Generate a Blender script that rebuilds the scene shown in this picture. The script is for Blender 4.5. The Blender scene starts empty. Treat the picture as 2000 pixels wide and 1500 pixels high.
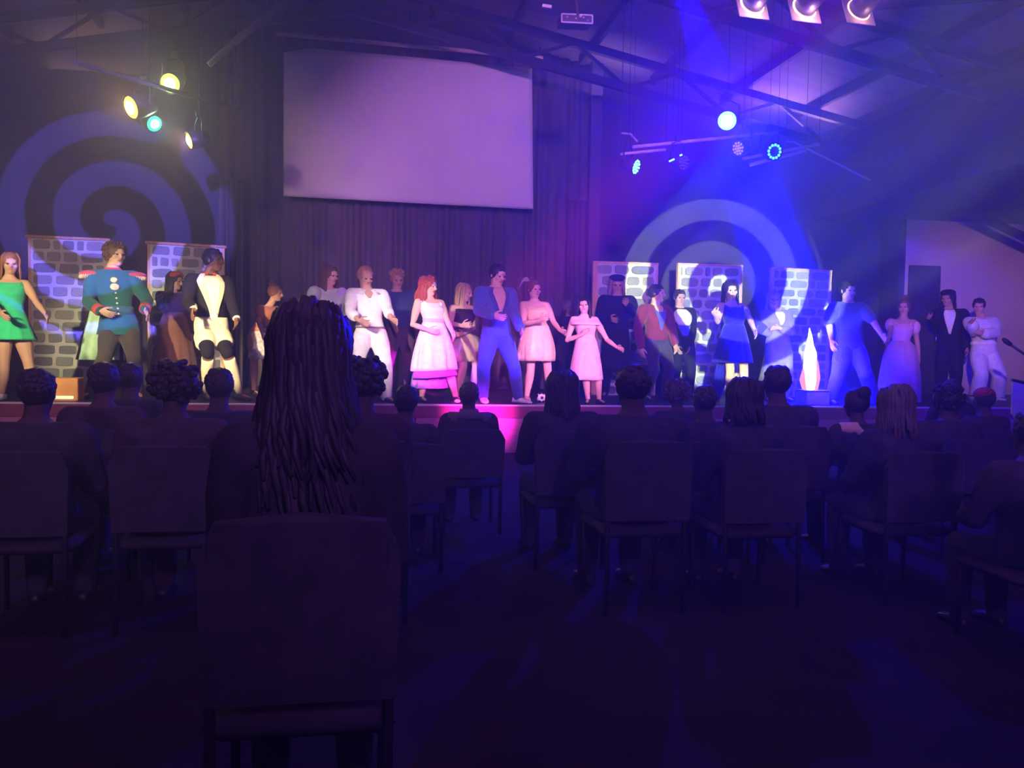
import bpy, math, random
from mathutils import Vector, Matrix, noise
R = random.Random(7)
V = Vector
PI = math.pi
scene = bpy.context.scene
COL = scene.collection

# ------------------------------------------------------------------ camera
F_PX, W_PX, H_PX = 1700.0, 2000.0, 1500.0
CAM = V((0.0, 0.0, 1.34))
YAW, PITCH, ROLL = math.radians(10), math.radians(-2.5), math.radians(1.0)
c_f = V((math.sin(YAW)*math.cos(PITCH), math.cos(YAW)*math.cos(PITCH), math.sin(PITCH)))
c_r0 = V((math.cos(YAW), -math.sin(YAW), 0)); c_u0 = c_r0.cross(c_f)
c_r = c_r0*math.cos(ROLL) + c_u0*math.sin(ROLL)
c_u = c_u0*math.cos(ROLL) - c_r0*math.sin(ROLL)
cam_d = bpy.data.cameras.new('camera'); cam = bpy.data.objects.new('camera', cam_d); COL.objects.link(cam)
cam_d.sensor_width = 36; cam_d.lens = F_PX/W_PX*36; cam_d.clip_start = 0.05; cam_d.clip_end = 200
m = Matrix((c_r, c_u, -c_f)).transposed().to_4x4(); m.translation = CAM
cam.matrix_world = m; scene.camera = cam

def ray(px, py):
    return (c_r*(px-W_PX/2)/F_PX - c_u*(py-H_PX/2)/F_PX + c_f).normalized()
def at(px, py, Y):                       # where a sight line meets the upright plane y = Y
    v = ray(px, py); return CAM + v*((Y-CAM.y)/v.y)
def atz(px, py, z):
    v = ray(px, py); return CAM + v*((z-CAM.z)/v.z)

ZS = 0.59                                # stage height
YS = atz(900, 792, ZS).y                 # stage front edge
YB = YS + 4.3                            # back wall

# ------------------------------------------------------------------ world, exposure
scene.view_settings.view_transform = 'Standard'; scene.view_settings.look = 'None'
scene.view_settings.gamma = 1; scene.view_settings.use_curve_mapping = False
scene.view_settings.exposure = 0.0
w = bpy.data.worlds.new('world'); scene.world = w; w.use_nodes = True
w.node_tree.nodes['Background'].inputs[0].default_value = (0.42, 0.16, 0.80, 1)
w.node_tree.nodes['Background'].inputs[1].default_value = 0.04
scene.cycles.volume_bounces = 0
scene.cycles.use_light_tree = False
scene.cycles.sample_clamp_indirect = 0.0
scene.cycles.max_bounces = 4
scene.cycles.diffuse_bounces = 2
scene.cycles.use_denoising = True

# ------------------------------------------------------------------ stage lights
def aim(o, loc, tgt):
    o.location = loc; d = (V(tgt)-V(loc)).normalized()
    o.rotation_mode = 'QUATERNION'; o.rotation_quaternion = d.to_track_quat('-Z', 'Y')
def spot(name, loc, tgt, power, color, deg, blend=0.4, radius=0.08):
    l = bpy.data.lights.new(name, 'SPOT'); l.energy = power; l.color = color
    l.spot_size = math.radians(deg); l.spot_blend = blend; l.shadow_soft_size = radius
    o = bpy.data.objects.new(name, l); COL.objects.link(o); aim(o, loc, tgt); return o
def area(name, loc, tgt, power, color, sx, sy):
    l = bpy.data.lights.new(name, 'AREA'); l.energy = power; l.color = color; l.shape = 'RECTANGLE'
    l.size = sx; l.size_y = sy
    o = bpy.data.objects.new(name, l); COL.objects.link(o); aim(o, loc, tgt); return o
def gobo(o, turns_w, softness, power_color, start=0.0, sign=1):
    """a projector's swirl slide: a spiral mask over the beam of a spot light"""
    l = o.data; l.use_nodes = True; nt = l.node_tree; N = nt.nodes; K = nt.links
    em = [n for n in N if n.type == 'EMISSION'][0]
    tc = N.new('ShaderNodeTexCoord'); sp = N.new('ShaderNodeSeparateXYZ'); K.new(tc.outputs['Normal'], sp.inputs[0])
    def mth(op, a, b=None):
        n = N.new('ShaderNodeMath'); n.operation = op
        for i, x in enumerate((a, b)):
            if x is None: continue
            if isinstance(x, (int, float)): n.inputs[i].default_value = x
            else: K.new(x, n.inputs[i])
        return n.outputs[0]
    z = mth('ABSOLUTE', sp.outputs[2])
    x = mth('DIVIDE', sp.outputs[0], z); y = mth('DIVIDE', sp.outputs[1], z)
    r = mth('SQRT', mth('ADD', mth('MULTIPLY', x, x), mth('MULTIPLY', y, y)))
    a = mth('DIVIDE', mth('ARCTAN2', y, x), 2*PI)
    q = mth('ADD', mth('DIVIDE', r, turns_w), mth('ADD', mth('MULTIPLY', a, sign), start))
    tri = mth('ABSOLUTE', mth('SUBTRACT', mth('FRACT', q), 0.5))
    mr = N.new('ShaderNodeMapRange'); K.new(tri, mr.inputs[0])
    mr.inputs[1].default_value = 0.25-softness; mr.inputs[2].default_value = 0.25+softness
    mr.interpolation_type = 'SMOOTHSTEP'
    K.new(mr.outputs[0], em.inputs['Strength'])
    em.inputs['Color'].default_value = (*power_color, 1)

# unseen wash spots above the audience: violet in the middle, blue to the right, warm to the left
spot('wash_violet', (0.5, -0.5, 4.3), (2.4, 13.5, 3.1), 5400, (0.84, 0.31, 1.0), 32, 0.7, 0.2)
spot('wash_plum', (-4.0, -0.5, 4.3), (-2.6, 13.5, 2.4), 2200, (1.0, 0.62, 0.48), 30, 0.8, 0.2)
spot('wash_blue', (6.0, -0.5, 4.3), (8.6, 13.5, 2.4), 9000, (0.03, 0.0, 1.0), 30, 0.8, 0.2)
# coloured profile spots on the front-of-house bar
spot('profile_cream', (-4.5, 0.5, 4.2), at(430, 640, YS+.6), 22000, (1.0, 0.76, 0.40), 9, 0.8)
spot('profile_green', (-5.0, 0.5, 4.2), at(130, 610, YS+.6), 9000, (1.0, 0.88, 0.42), 13, 0.8)
spot('profile_white', (-3.5, -1.0, 4.2), at(800, 650, YS+.6), 15000, (1.0, 0.82, 0.70), 8, 0.8)
spot('profile_magenta', (2.8, -1.5, 4.0), at(858, 695, YS+.5), 150000, (1.0, 0.0, 0.9), 3.9, 0.5)
spot('profile_magenta_low', (1.2, -1.5, 4.0), at(935, 812, YS), 70000, (1.0, 0.03, 0.75), 4.6, 0.8)
spot('profile_indigo', (4.0, -1.0, 4.2), at(972, 690, YS+.5), 60000, (0.16, 0.04, 1.0), 3.8, 0.7)
spot('profile_pink', (4.0, -1.0, 4.2), at(1100, 690, YS+.6), 17000, (1.0, 0.35, 0.85), 8, 0.8)
spot('profile_blue', at(1316, -70, YS-3.2), at(1585, 700, YS+.5), 2400000, (0.0, 0.0, 1.0), 12, 0.5)
area('haze_fill_violet', (0.4, 3.4, 4.9), (0.4, 3.2, 0), 50, (0.66, 0.20, 0.9), 9.0, 0.6)  # unseen area light added to tint the haze over the audience
for hx, hp_, hc_ in ((-3.2, 800, (.62, .26, .80)), (0.8, 650, (.46, .16, 1.0)), (4.8, 1000, (.36, .12, 1.0))):
    spot('audience_fill', (hx*.6, -2.6, 3.5), (hx, 5.4, 0.75), hp_*.8, hc_, 46, 1.0, 0.3)  # unseen spots added behind the camera to lift the audience backs
spot('profile_rose', (-1.0, -2.0, 3.3), at(1905, 600, YS+2.5), 9000, (1.0, 0.46, 0.66), 12, 0.9)
gobo(spot('swirl_projector_right', (0.3, -2.6, 2.35), at(1402, 565, YB), 34000, (1, 1, 1), 12.0, 0.12, 0.01), 0.041, 0.025, (0.80, 1.0, 0.36), 0.375, -1)
gobo(spot('swirl_projector_left', (-0.3, -2.6, 2.35), at(215, 440, YB), 32000, (1, 1, 1), 12.8, 0.12, 0.01), 0.044, 0.03, (0.16, 0.12, 1.0), 0.71, 1)
# added roof fill lights follow with the roof


# ------------------------------------------------------------------ materials
MATS = {}
def mat(name, col, rough=0.7, var=0.12, scale=9.0, bump=0.0, metal=0.0, spec=0.3, stretch=None, sheen=0.0):
    if name in MATS: return MATS[name]
    ma = bpy.data.materials.new(name); ma.use_nodes = True; nt = ma.node_tree; b = nt.nodes['Principled BSDF']
    b.inputs['Roughness'].default_value = rough; b.inputs['Metallic'].default_value = metal
    b.inputs['Specular IOR Level'].default_value = spec
    if sheen: b.inputs['Sheen Weight'].default_value = sheen
    tc = nt.nodes.new('ShaderNodeTexCoord'); mp = nt.nodes.new('ShaderNodeMapping')
    nt.links.new(tc.outputs['Object'], mp.inputs[0])
    if stretch: mp.inputs['Scale'].default_value = stretch
    nz = nt.nodes.new('ShaderNodeTexNoise'); nz.inputs['Scale'].default_value = scale; nz.inputs['Detail'].default_value = 4
    nt.links.new(mp.outputs[0], nz.inputs['Vector'])
    cr = nt.nodes.new('ShaderNodeValToRGB'); nt.links.new(nz.outputs['Fac'], cr.inputs[0])
    cr.color_ramp.elements[0].position = 0.3; cr.color_ramp.elements[1].position = 0.7
    cr.color_ramp.elements[0].color = (*[max(0, c*(1-var)) for c in col], 1)
    cr.color_ramp.elements[1].color = (*[min(1, c*(1+var)) for c in col], 1)
    nt.links.new(cr.outputs[0], b.inputs['Base Color'])
    if bump:
        bp = nt.nodes.new('ShaderNodeBump'); bp.inputs['Strength'].default_value = bump; bp.inputs['Distance'].default_value = 0.02
        nt.links.new(nz.outputs['Fac'], bp.inputs['Height']); nt.links.new(bp.outputs[0], b.inputs['Normal'])
    MATS[name] = ma; return ma
def glow(name, col, strength):
    if name in MATS: return MATS[name]
    ma = bpy.data.materials.new(name); ma.use_nodes = True; nt = ma.node_tree; nt.nodes.clear()
    e = nt.nodes.new('ShaderNodeEmission'); e.inputs[0].default_value = (*col, 1); e.inputs[1].default_value = strength
    o = nt.nodes.new('ShaderNodeOutputMaterial'); nt.links.new(e.outputs[0], o.inputs[0]); MATS[name] = ma; return ma

# ------------------------------------------------------------------ mesh builder
class MB:
    def __init__(s): s.v = []; s.f = []
    def ring_loft(s, rings, cap=True, closed=True):
        b = len(s.v); n = len(rings[0])
        for r in rings: s.v.extend([tuple(p) for p in r])
        for i in range(len(rings)-1):
            for j in range(n if closed else n-1):
                k = (j+1) % n; a = b+i*n
                s.f.append((a+j, a+k, a+n+k, a+n+j))
        if cap:
            s.f.append(tuple(b+j for j in reversed(range(n))))
            s.f.append(tuple(b+(len(rings)-1)*n+j for j in range(n)))
    def ell_ring(s, c, ax, ay, n=12):
        return [c + ax*math.cos(2*PI*j/n) + ay*math.sin(2*PI*j/n) for j in range(n)]
    def tube(s, pts, rad, n=10, cap=True):
        pts = [V(p) for p in pts]; rings = []
        t0 = (pts[1]-pts[0]).normalized(); ref = V((0, 0, 1)) if abs(t0.z) < 0.9 else V((0, 1, 0))
        ax = t0.cross(ref).normalized()
        for i, p in enumerate(pts):
            t = (pts[min(i+1, len(pts)-1)]-pts[max(i-1, 0)]).normalized()
            ax = (ax - t*ax.dot(t)).normalized(); ay = t.cross(ax)
            r = rad[i] if isinstance(rad, (list, tuple)) else rad
            rings.append(s.ell_ring(p, ax*r, ay*r, n))
        s.ring_loft(rings, cap)
    def ell(s, c, ax, ay, az, nu=12, nv=8):
        rings = []
        for i in range(1, nv):
            t = PI*i/nv - PI/2
            rings.append(s.ell_ring(c+az*math.sin(t), ax*math.cos(t), ay*math.cos(t), nu))
        s.ring_loft(rings, False); b = len(s.v); n = nu; st = b-n*(nv-1)
        s.v.append(tuple(c-az)); s.v.append(tuple(c+az))
        for j in range(n):
            k = (j+1) % n
            s.f.append((b, st+k, st+j)); s.f.append((b+1, st+n*(nv-2)+j, st+n*(nv-2)+k))
    def ball(s, c, r, nu=12, nv=8): s.ell(V(c), V((r, 0, 0)), V((0, r, 0)), V((0, 0, r)), nu, nv)
    def box(s, lo, hi, bev=0.0, M=None):
        x0, y0, z0 = lo; x1, y1, z1 = hi; b = len(s.v)
        if bev <= 0:
            q = [(x0, y0, z0), (x1, y0, z0), (x1, y1, z0), (x0, y1, z0), (x0, y0, z1), (x1, y0, z1), (x1, y1, z1), (x0, y1, z1)]
            fs = [(3, 2, 1, 0), (4, 5, 6, 7), (0, 1, 5, 4), (1, 2, 6, 5), (2, 3, 7, 6), (3, 0, 4, 7)]
        else:
            e = bev; q = []
            for z, ins in ((z0, e), (z0+e, 0), (z1-e, 0), (z1, e)):
                a0, a1, c0, c1 = x0+ins, x1-ins, y0+ins, y1-ins
                q += [(a0+e, c0, z), (a1-e, c0, z), (a1, c0+e, z), (a1, c1-e, z), (a1-e, c1, z), (a0+e, c1, z), (a0, c1-e, z), (a0, c0+e, z)]
            fs = [tuple(reversed(range(8))), tuple(range(24, 32))]
            for i in range(3):
                for j in range(8):
                    k = (j+1) % 8; fs.append((i*8+j, i*8+k, i*8+8+k, i*8+8+j))
        if M is not None: q = [tuple(M @ V(p)) for p in q]
        s.v += q; s.f += [tuple(b+i for i in f) for f in fs]
    def bar(s, a, b, wdt, hgt, up=V((0, 0, 1))):
        a, b = V(a), V(b); t = (b-a).normalized(); sx = t.cross(up)
        if sx.length < 1e-4: sx = t.cross(V((0, 1, 0)))
        sx.normalize(); sy = sx.cross(t)
        q = [sx*wdt/2+sy*hgt/2, sx*wdt/2-sy*hgt/2, -sx*wdt/2-sy*hgt/2, -sx*wdt/2+sy*hgt/2]
        s.ring_loft([[a+p for p in q], [b+p for p in q]])
    def grid(s, rows, thick=0.0, nrm=None):
        b = len(s.v); n = len(rows[0])
        for r in rows: s.v.extend([tuple(p) for p in r])
        for i in range(len(rows)-1):
            for j in range(n-1): s.f.append((b+i*n+j, b+i*n+j+1, b+i*n+n+j+1, b+i*n+n+j))
    def build(s, name, ma, parent=None, smooth=True, org=None, remesh=0, sm=0, dec=0, solid=0):
        me = bpy.data.meshes.new(name)
        o0 = V(org) if org is not None else V((0, 0, 0))
        vs = s.v if org is None else [tuple(V(p)-o0) for p in s.v]
        me.from_pydata(vs, [], s.f); me.validate(); me.update()
        if smooth: me.polygons.foreach_set('use_smooth', [True]*len(me.polygons))
        me.materials.append(ma)
        o = bpy.data.objects.new(name, me); COL.objects.link(o)
        if parent is not None: o.parent = parent
        else: o.location = o0
        if remesh:
            q = o.modifiers.new('union', 'REMESH'); q.mode = 'VOXEL'; q.voxel_size = remesh; q.use_smooth_shade = True
            if sm: q = o.modifiers.new('soften', 'SMOOTH'); q.iterations = sm; q.factor = 0.5
            if dec: q = o.modifiers.new('thin', 'DECIMATE'); q.ratio = dec
            BAKE.append(o)
        if solid:
            q = o.modifiers.new('thick', 'SOLIDIFY'); q.thickness = solid; q.offset = 0; BAKE.append(o)
        return o
BAKE = []
def bake_all():
    dg = bpy.context.evaluated_depsgraph_get(); dg.update(); out = []
    for o in BAKE: out.append(bpy.data.meshes.new_from_object(o.evaluated_get(dg), depsgraph=dg))
    for o, me in zip(BAKE, out):
        o.modifiers.clear(); old = o.data; o.data = me; me.name = old.name
        me.polygons.foreach_set('use_smooth', [True]*len(me.polygons))
        if not me.materials: me.materials.append(old.materials[0])
    BAKE.clear()

def tag(o, label, cat, group=None, kind=None):
    o['label'] = label; o['category'] = cat
    if group: o['group'] = group
    if kind: o['kind'] = kind
    return o
def empty(name, loc, label=None, cat=None, group=None):
    o = bpy.data.objects.new(name, None); COL.objects.link(o); o.location = V(loc); o.empty_display_size = 0.1
    if label: tag(o, label, cat, group)
    return o
def struct(o): o['kind'] = 'structure'; return o
def copy_tree(o, parent=None):
    c = o.copy(); COL.objects.link(c)
    if parent is not None: c.parent = parent
    for ch in list(o.children): copy_tree(ch, c)
    return c

# ------------------------------------------------------------------ room shell
XL, XR = -9.0, 13.0
M_FLOOR = mat('hall_floor', (0.028, 0.022, 0.03), 0.9, 0.2, 3, 0.1, spec=0.02)
M_STAGE = mat('stage_boards', (0.035, 0.03, 0.035), 0.45, 0.3, 2, 0.05, stretch=(0.5, 6, 6))
M_BLACK = mat('black_wall_paint', (0.055, 0.045, 0.075), 0.85, 0.15, 4, 0.1)
M_DRAPE = mat('black_drape', (0.11, 0.085, 0.10), 0.95, 0.2, 5, 0.15)
M_ROOF = mat('roof_sheeting', (0.16, 0.125, 0.13), 0.7, 0.18, 1.2, 0.1, stretch=(0.6, 6, 1))
M_STEEL = mat('dark_steel', (0.02, 0.018, 0.03), 0.6, 0.2, 6)
M_WHITE = mat('off_white_wall', (0.52, 0.43, 0.42), 0.8, 0.06, 1.5, 0.05)
mb = MB(); mb.box((XL, -3.0, -0.1), (XR, YS-0.02, 0)); struct(mb.build('floor', M_FLOOR, smooth=False))

def X_at(px, Y, py=600): return at(px, py, Y).x
mb = MB(); mb.box((XL, YB, 0), (X_at(1770, YB), YB+0.15, 7.2)); struct(mb.build('wall_back', M_BLACK, smooth=False))
# white side bay at the far right of the stage
YW = YB-0.6
xw = at(1770, 470, YW).x
mb = MB(); mb.box((xw, YW, ZS), (XR, YW+0.15, at(1770, 424, YW).z)); struct(mb.build('wall_right_bay', M_WHITE, smooth=False))
zt = at(1770, 424, YW).z
mb = MB(); mb.box((xw-0.02, YW-0.25, zt), (XR, YW+0.3, max(zt+.05, at(1700, 372, YB-3).z-.002))); struct(mb.build('wall_right_header', M_BLACK, smooth=False))
mb = MB(); mb.box((xw-0.12, YW, ZS), (xw-0.002, YB, at(1700, 372, YB-3).z-.002)); struct(mb.build('wall_right_return', M_BLACK, smooth=False))
mb = MB(); mb.box((XR, -3.0, 0), (XR+.15, YB+.15, 6.0)); struct(mb.build('wall_right', M_BLACK, smooth=False))
mb = MB(); mb.box((XL-.15, -3.0, 0), (XL, YB+.15, 6.0)); struct(mb.build('wall_left', M_BLACK, smooth=False))
# roof: two slopes of sheeting boards
ridge = at(690, 12, YB); eave = at(1592, 268, YB)
RX, RZ = ridge.x, ridge.z
XE = eave.x
SLOPE = (RZ-eave.z)/(XE-RX)
def roof_z(x): return RZ - abs(x-RX)*SLOPE
mb = MB()
for xe in (XL, XE):
    mb.ring_loft([[V((RX, y, RZ+t)) for y, t in ((-3, 0), (YB+.2, 0), (YB+.2, .08), (-3, .08))],
                  [V((xe, y, roof_z(xe)+t)) for y, t in ((-3, 0), (YB+.2, 0), (YB+.2, .08), (-3, .08))]])
ceil = struct(mb.build('ceiling', M_ROOF, smooth=False))
ZF = at(1700, 372, YB-3).z               # underside of the side aisle fascia
mb = MB(); mb.box((XE, -3, ZF), (XE+.12, YB-.002, roof_z(XE)-.002)); struct(mb.build('wall_right_fascia', M_BLACK, smooth=False))
mb = MB(); mb.box((XE+.122, -3, ZF), (XR, YB+.15, ZF+.12)); struct(mb.build('trim_2', M_BLACK, smooth=False))

def roof_hit(px, py):
    v = ray(px, py); sg = 1 if px > 690 else -1          # z = RZ - sg*(x-RX)*SLOPE
    t = (RZ-CAM.z-sg*(CAM.x-RX)*SLOPE)/(v.z+sg*v.x*SLOPE); return CAM+v*t
# unseen area lights added under the sheeting to brighten patches of it
for nm, px, py, pw, colr, sx in (('roof_fill_right', 1540, 185, 34, (1.0, .55, .72), 1.6), ('roof_fill_side', 1180, 110, 7, (1.0, .62, .75), 1.4), ('roof_fill_left', 190, 78, 9, (1.0, .62, .40), 1.4)):
    p_ = roof_hit(px, py); area(nm, p_-V((0, 0, .55)), p_+V((0, 0, 2)), pw, colr, sx, .8)
# haze
def haze():
    mb = MB(); mb.box((XL-1, -3.5, -0.3), (XR+1, YB+1, 8.5))
    ma = bpy.data.materials.new('haze'); ma.use_nodes = True; nt = ma.node_tree; nt.nodes.clear()
    vs = nt.nodes.new('ShaderNodeVolumeScatter'); vs.inputs['Color'].default_value = (1, 1, 1, 1)
    vs.inputs['Density'].default_value = 0.017; vs.inputs['Anisotropy'].default_value = 0.55
    o = nt.nodes.new('ShaderNodeOutputMaterial'); nt.links.new(vs.outputs[0], o.inputs['Volume'])
    ob = mb.build('haze', ma, smooth=False); tag(ob, 'thin stage haze hanging through the whole hall', 'haze', kind='stuff')
haze()

# stage
XSL, XSR = X_at(-260, YS), XR-0.2
mb = MB(); mb.box((XSL, YS, ZS-0.06), (XSR, YB, ZS)); struct(mb.build('stage_floor', M_STAGE, smooth=False))
M_FASCIA = mat('pink_fascia', (0.62, 0.24, 0.40), 0.6, 0.15, 3, 0.05, stretch=(1, 1, 5))
M_RAIL = mat('maroon_rail', (0.33, 0.07, 0.14), 0.6, 0.2, 4)
M_NOSE = mat('white_nosing', (0.8, 0.75, 0.8), 0.4, 0.05)
stage = empty('stage_platform', (XSL, YS, 0), 'long raised stage front with maroon rail, pink panels and white nosing strip', 'stage front')
def child_at(mbx, name, ma, root, **k):
    return mbx.build(name, ma, root, org=root.location, **k)
mb = MB(); mb.box((XSL, YS-0.035, ZS-0.005), (XSR, YS+0.03, ZS+0.014)); child_at(mb, 'nosing', M_NOSE, stage, smooth=False)
mb = MB(); mb.box((XSL, YS-0.025, ZS-0.15), (XSR, YS, ZS-0.006)); child_at(mb, 'rail', M_RAIL, stage, smooth=False)
x = XSL; pw = (XSR-XSL)/18
for i in range(18):
    mb = MB(); mb.box((x+.008, YS-0.018, 0.0), (x+pw-.008, YS, ZS-0.157), 0.004); child_at(mb, 'panel', M_FASCIA, stage, smooth=False); x += pw

# centre drape with folds, side legs
def drape(name, x0, x1, y, z0, z1, ma, n=160, amp=0.05, waves=40, label=None, cat='curtain'):
    mb = MB(); rows = []
    for k in range(7):
        z = z0+(z1-z0)*k/6; row = []
        for i in range(n+1):
            u = i/n; xx = x0+(x1-x0)*u
            row.append(V((xx, y + amp*math.sin(u*waves*2*PI+0.4*math.sin(k*1.3+u*20))*(1-.25*k/6) + amp*.5*math.sin(u*waves*4.7), z)))
        rows.append(row)
    mb.grid(rows); o = mb.build(name, ma, org=V(((x0+x1)/2, y, z0)), solid=0.012)
    if label: tag(o, label, cat)
    return o
drape('backdrop_curtain', X_at(428, YB-.35), X_at(1165, YB-.35), YB-.35, ZS+.02, 6.35, M_DRAPE, 220, .05, 34, 'wide black pleated backdrop curtain behind the hanging screen')
M_LEG = mat('charcoal_curtain', (0.075, 0.06, 0.075), 0.95, 0.2, 5, 0.15)
drape('side_curtain', at(434, 600, YB-.75).x, at(476, 600, YB-.75).x, YB-.75, ZS+.02, at(450, 350, YB-.75).z, M_LEG, 40, .035, 4, 'narrow charcoal curtain left of the backdrop, beside the tailcoat dancer')
drape('side_curtain', at(1106, 600, YB-.75).x, at(1142, 600, YB-.75).x, YB-.75, ZS+.02, at(1120, 390, YB-.75).z, M_LEG, 40, .035, 3, 'narrow charcoal curtain right of the backdrop, behind the pink dress dancer')
mb = MB(); a, b = at(1144, 600, YB-.5), at(1166, 600, YB-.5)
mb.box((a.x, YB-.6, ZS), (b.x, YB-.4, 6.2), .01); struct(mb.build('trim_1', mat('pillar_paint', (0.09, .07, .10), .8), smooth=False))

# projection screen
YC = YB-0.62
def screen():
    M_SCR = mat('screen_fabric', (0.74, 0.70, 0.74), 0.85, 0.03, 1.2, 0.02)
    tl, tr, br, bl = at(555, 106, YC), at(1037, 137, YC), at(1039, 408, YC), at(555, 382, YC)
    root = empty('projection_screen', (tl+tr)/2, 'large blank white projection screen hung above the dancers on black backdrop', 'screen')
    mb = MB(); rows = []; n, mm = 48, 28
    tl2 = at(611, 98, YC)
    for k in range(mm+1):
        v = k/mm; row = []
        for i in range(n+1):
            u = i/n
            if u < .115: top = tl.lerp(tl2, u/.115)
            else: top = tl2.lerp(tr, (u-.115)/.885)
            p = top.lerp(bl.lerp(br, u), v)
            p.y += -0.10 + 0.010*math.sin(9*u+5*v)*(1-v) + 0.03*max(0, u-.86)*math.sin(40*u)*(1-v)
            row.append(p)
        rows.append(row)
    mb.grid(rows); child_at(mb, 'fabric', M_SCR, root, solid=0.006)
    mb = MB(); mb.tube([bl+V((0, -.10, -.012)), br+V((0, -.10, -.012))], .014, 8); child_at(mb, 'weight_bar', mat('bar_white', (.6, .56, .6), .5), root)
    # top batten: light on its right half put into a pale overall colour
    mb = MB(); mb.tube([at(540, 66, YC), at(1060, 113, YC)], .035, 8); child_at(mb, 'batten', mat('lit_batten', (.7, .5, .42), .6), root)
    for px in (620, 800, 1000):
        u = (px-611)/426; top = tl2.lerp(tr, u)
        mb = MB(); mb.tube([top+V((0, -.1, 0)), at(540+520*(px-540)/520, 66+47*(px-540)/520, YC)], .006, 5); child_at(mb, 'hanging_cord', M_STEEL, root)
    for px in (545, 800, 1055):
        p = at(px, 66+47*(px-540)/520, YC); mb = MB(); mb.tube([p, V((p.x, p.y, roof_z(p.x)-.012))], .010, 6); child_at(mb, 'drop_rod', M_STEEL, root)
screen()

# ------------------------------------------------------------------ people
SKIN = {'light': mat('skin_light', (.72, .44, .34), .55, .06, 14), 'tan': mat('skin_tan', (.52, .30, .21), .55, .06, 14),
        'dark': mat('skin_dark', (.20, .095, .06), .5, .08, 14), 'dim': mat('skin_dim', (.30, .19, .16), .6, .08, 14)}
HAIR = {k: mat('hair_'+k, c, .5, .35, 30, .2, stretch=(1, 1, .15)) for k, c in dict(
    brown=(.13, .065, .035), dark=(.02, .014, .014), red=(.38, .07, .05), blond=(.55, .38, .17), auburn=(.24, .09, .04),
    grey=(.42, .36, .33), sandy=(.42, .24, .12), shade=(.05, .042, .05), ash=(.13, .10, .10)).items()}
M_EYE = mat('eye_dark', (.03, .02, .02), .2); M_LIP = mat('lips', (.45, .10, .10), .4)

# torso rings: (height fraction, half width, half depth, forward shift) of stature
TOR_M = [(.455, .050, .050, 0), (.50, .092, .068, -.004), (.55, .090, .066, 0), (.60, .080, .059, .004), (.65, .082, .060, .004),
         (.71, .099, .068, .006), (.76, .106, .066, .002), (.80, .102, .052, -.004), (.825, .066, .042, -.006), (.845, .038, .037, -.004), (.885, .034, .035, .006)]
TOR_F = [(.455, .050, .050, 0), (.50, .096, .070, -.006), (.55, .088, .064, 0), (.60, .069, .053, .004), (.645, .070, .054, .004),
         (.70, .084, .070, .012), (.735, .088, .074, .016), (.77, .090, .060, .004), (.80, .086, .046, -.002), (.825, .054, .036, -.006), (.845, .030, .031, -.002), (.885, .028, .030, .006)]
HEADR = [(-1.02, .22, .18, .42), (-.95, .36, .36, .33), (-.78, .48, .52, .22), (-.5, .58, .72, .08), (-.2, .65, .82, .0), (.1, .69, .89, -.04),
         (.4, .70, .92, -.08), (.7, .58, .72, -.14), (.9, .37, .44, -.16), (1.0, .12, .15, -.16)]

def interp(tab, x):
    if x <= tab[0][0]: return tab[0][1:]
    for a, b in zip(tab, tab[1:]):
        if x <= b[0]:
            u = (x-a[0])/(b[0]-a[0]); return [p+(q-p)*u for p, q in zip(a[1:], b[1:])]
    return tab[-1][1:]

class Fig:
    """a posed figure: joints in scene metres"""
    def __init__(s, H, beta, female):
        s.H = H; s.fem = female; s.tab = TOR_F if female else TOR_M
        s.Fv = V((math.sin(beta), -math.cos(beta), 0)); s.A = V((math.cos(beta), math.sin(beta), 0)); s.beta = beta
    def spine(s, fr):
        u = (fr-.50)/.335; p = s.hip + (s.neck-s.hip)*u
        if fr > .835: p = s.neck + (s.head-s.neck).normalized()*(fr-.835)*s.H
        return p
    def ring_at(s, fr, infl=0.0, n=18, ws=1.0, ds=1.0):
        w, d, f = interp(s.tab, fr); H = s.H
        return [s.surf(fr, 2*PI*j/n, infl, ws, ds) for j in range(n)]
    def surf(s, fr, ph, infl=0.0, ws=1.0, ds=1.0):      # ph 0 = front, + toward A
        w, d, f = interp(s.tab, fr); H = s.H
        e = 0.85; cx, cy = math.sin(ph), math.cos(ph)
        sx = math.copysign(abs(cx)**e, cx); sy = math.copysign(abs(cy)**e, cy)
        return s.spine(fr) + s.A*sx*(w*H*ws+infl) + s.Fv*(sy*(d*H*ds+infl)+f*H)
    def torso(s, mb, f0, f1, infl=0.0, n=18, ws=1.0, ds=1.0, step=.03):
        k = max(2, int(round((f1-f0)/step))+1)
        mb.ring_loft([s.ring_at(f0+(f1-f0)*i/(k-1), infl, n, ws, ds) for i in range(k)])
    def set_head(s, hbeta, pitch=0.0, tilt=0.0, hs=1.0):
        f = V((math.sin(hbeta), -math.cos(hbeta), 0)); a = V((math.cos(hbeta), math.sin(hbeta), 0)); u = V((0, 0, 1))
        f2 = (f*math.cos(pitch)-u*math.sin(pitch)); u2 = (u*math.cos(pitch)+f*math.sin(pitch))
        a2 = a*math.cos(tilt)+u2*math.sin(tilt); u3 = u2*math.cos(tilt)-a*math.sin(tilt)
        s.hf, s.ha, s.hu, s.hh = f2, a2, u3, .068*s.H*hs
    def hp(s, a, v, f): return s.head + (s.ha*a + s.hu*v + s.hf*f)*s.hh

def limb(mb, pts, rads, n=10):
    mb.tube(pts, rads, n)
    for p, r in zip(pts, rads): mb.ball(p, r*1.0, 10, 6)

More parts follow.
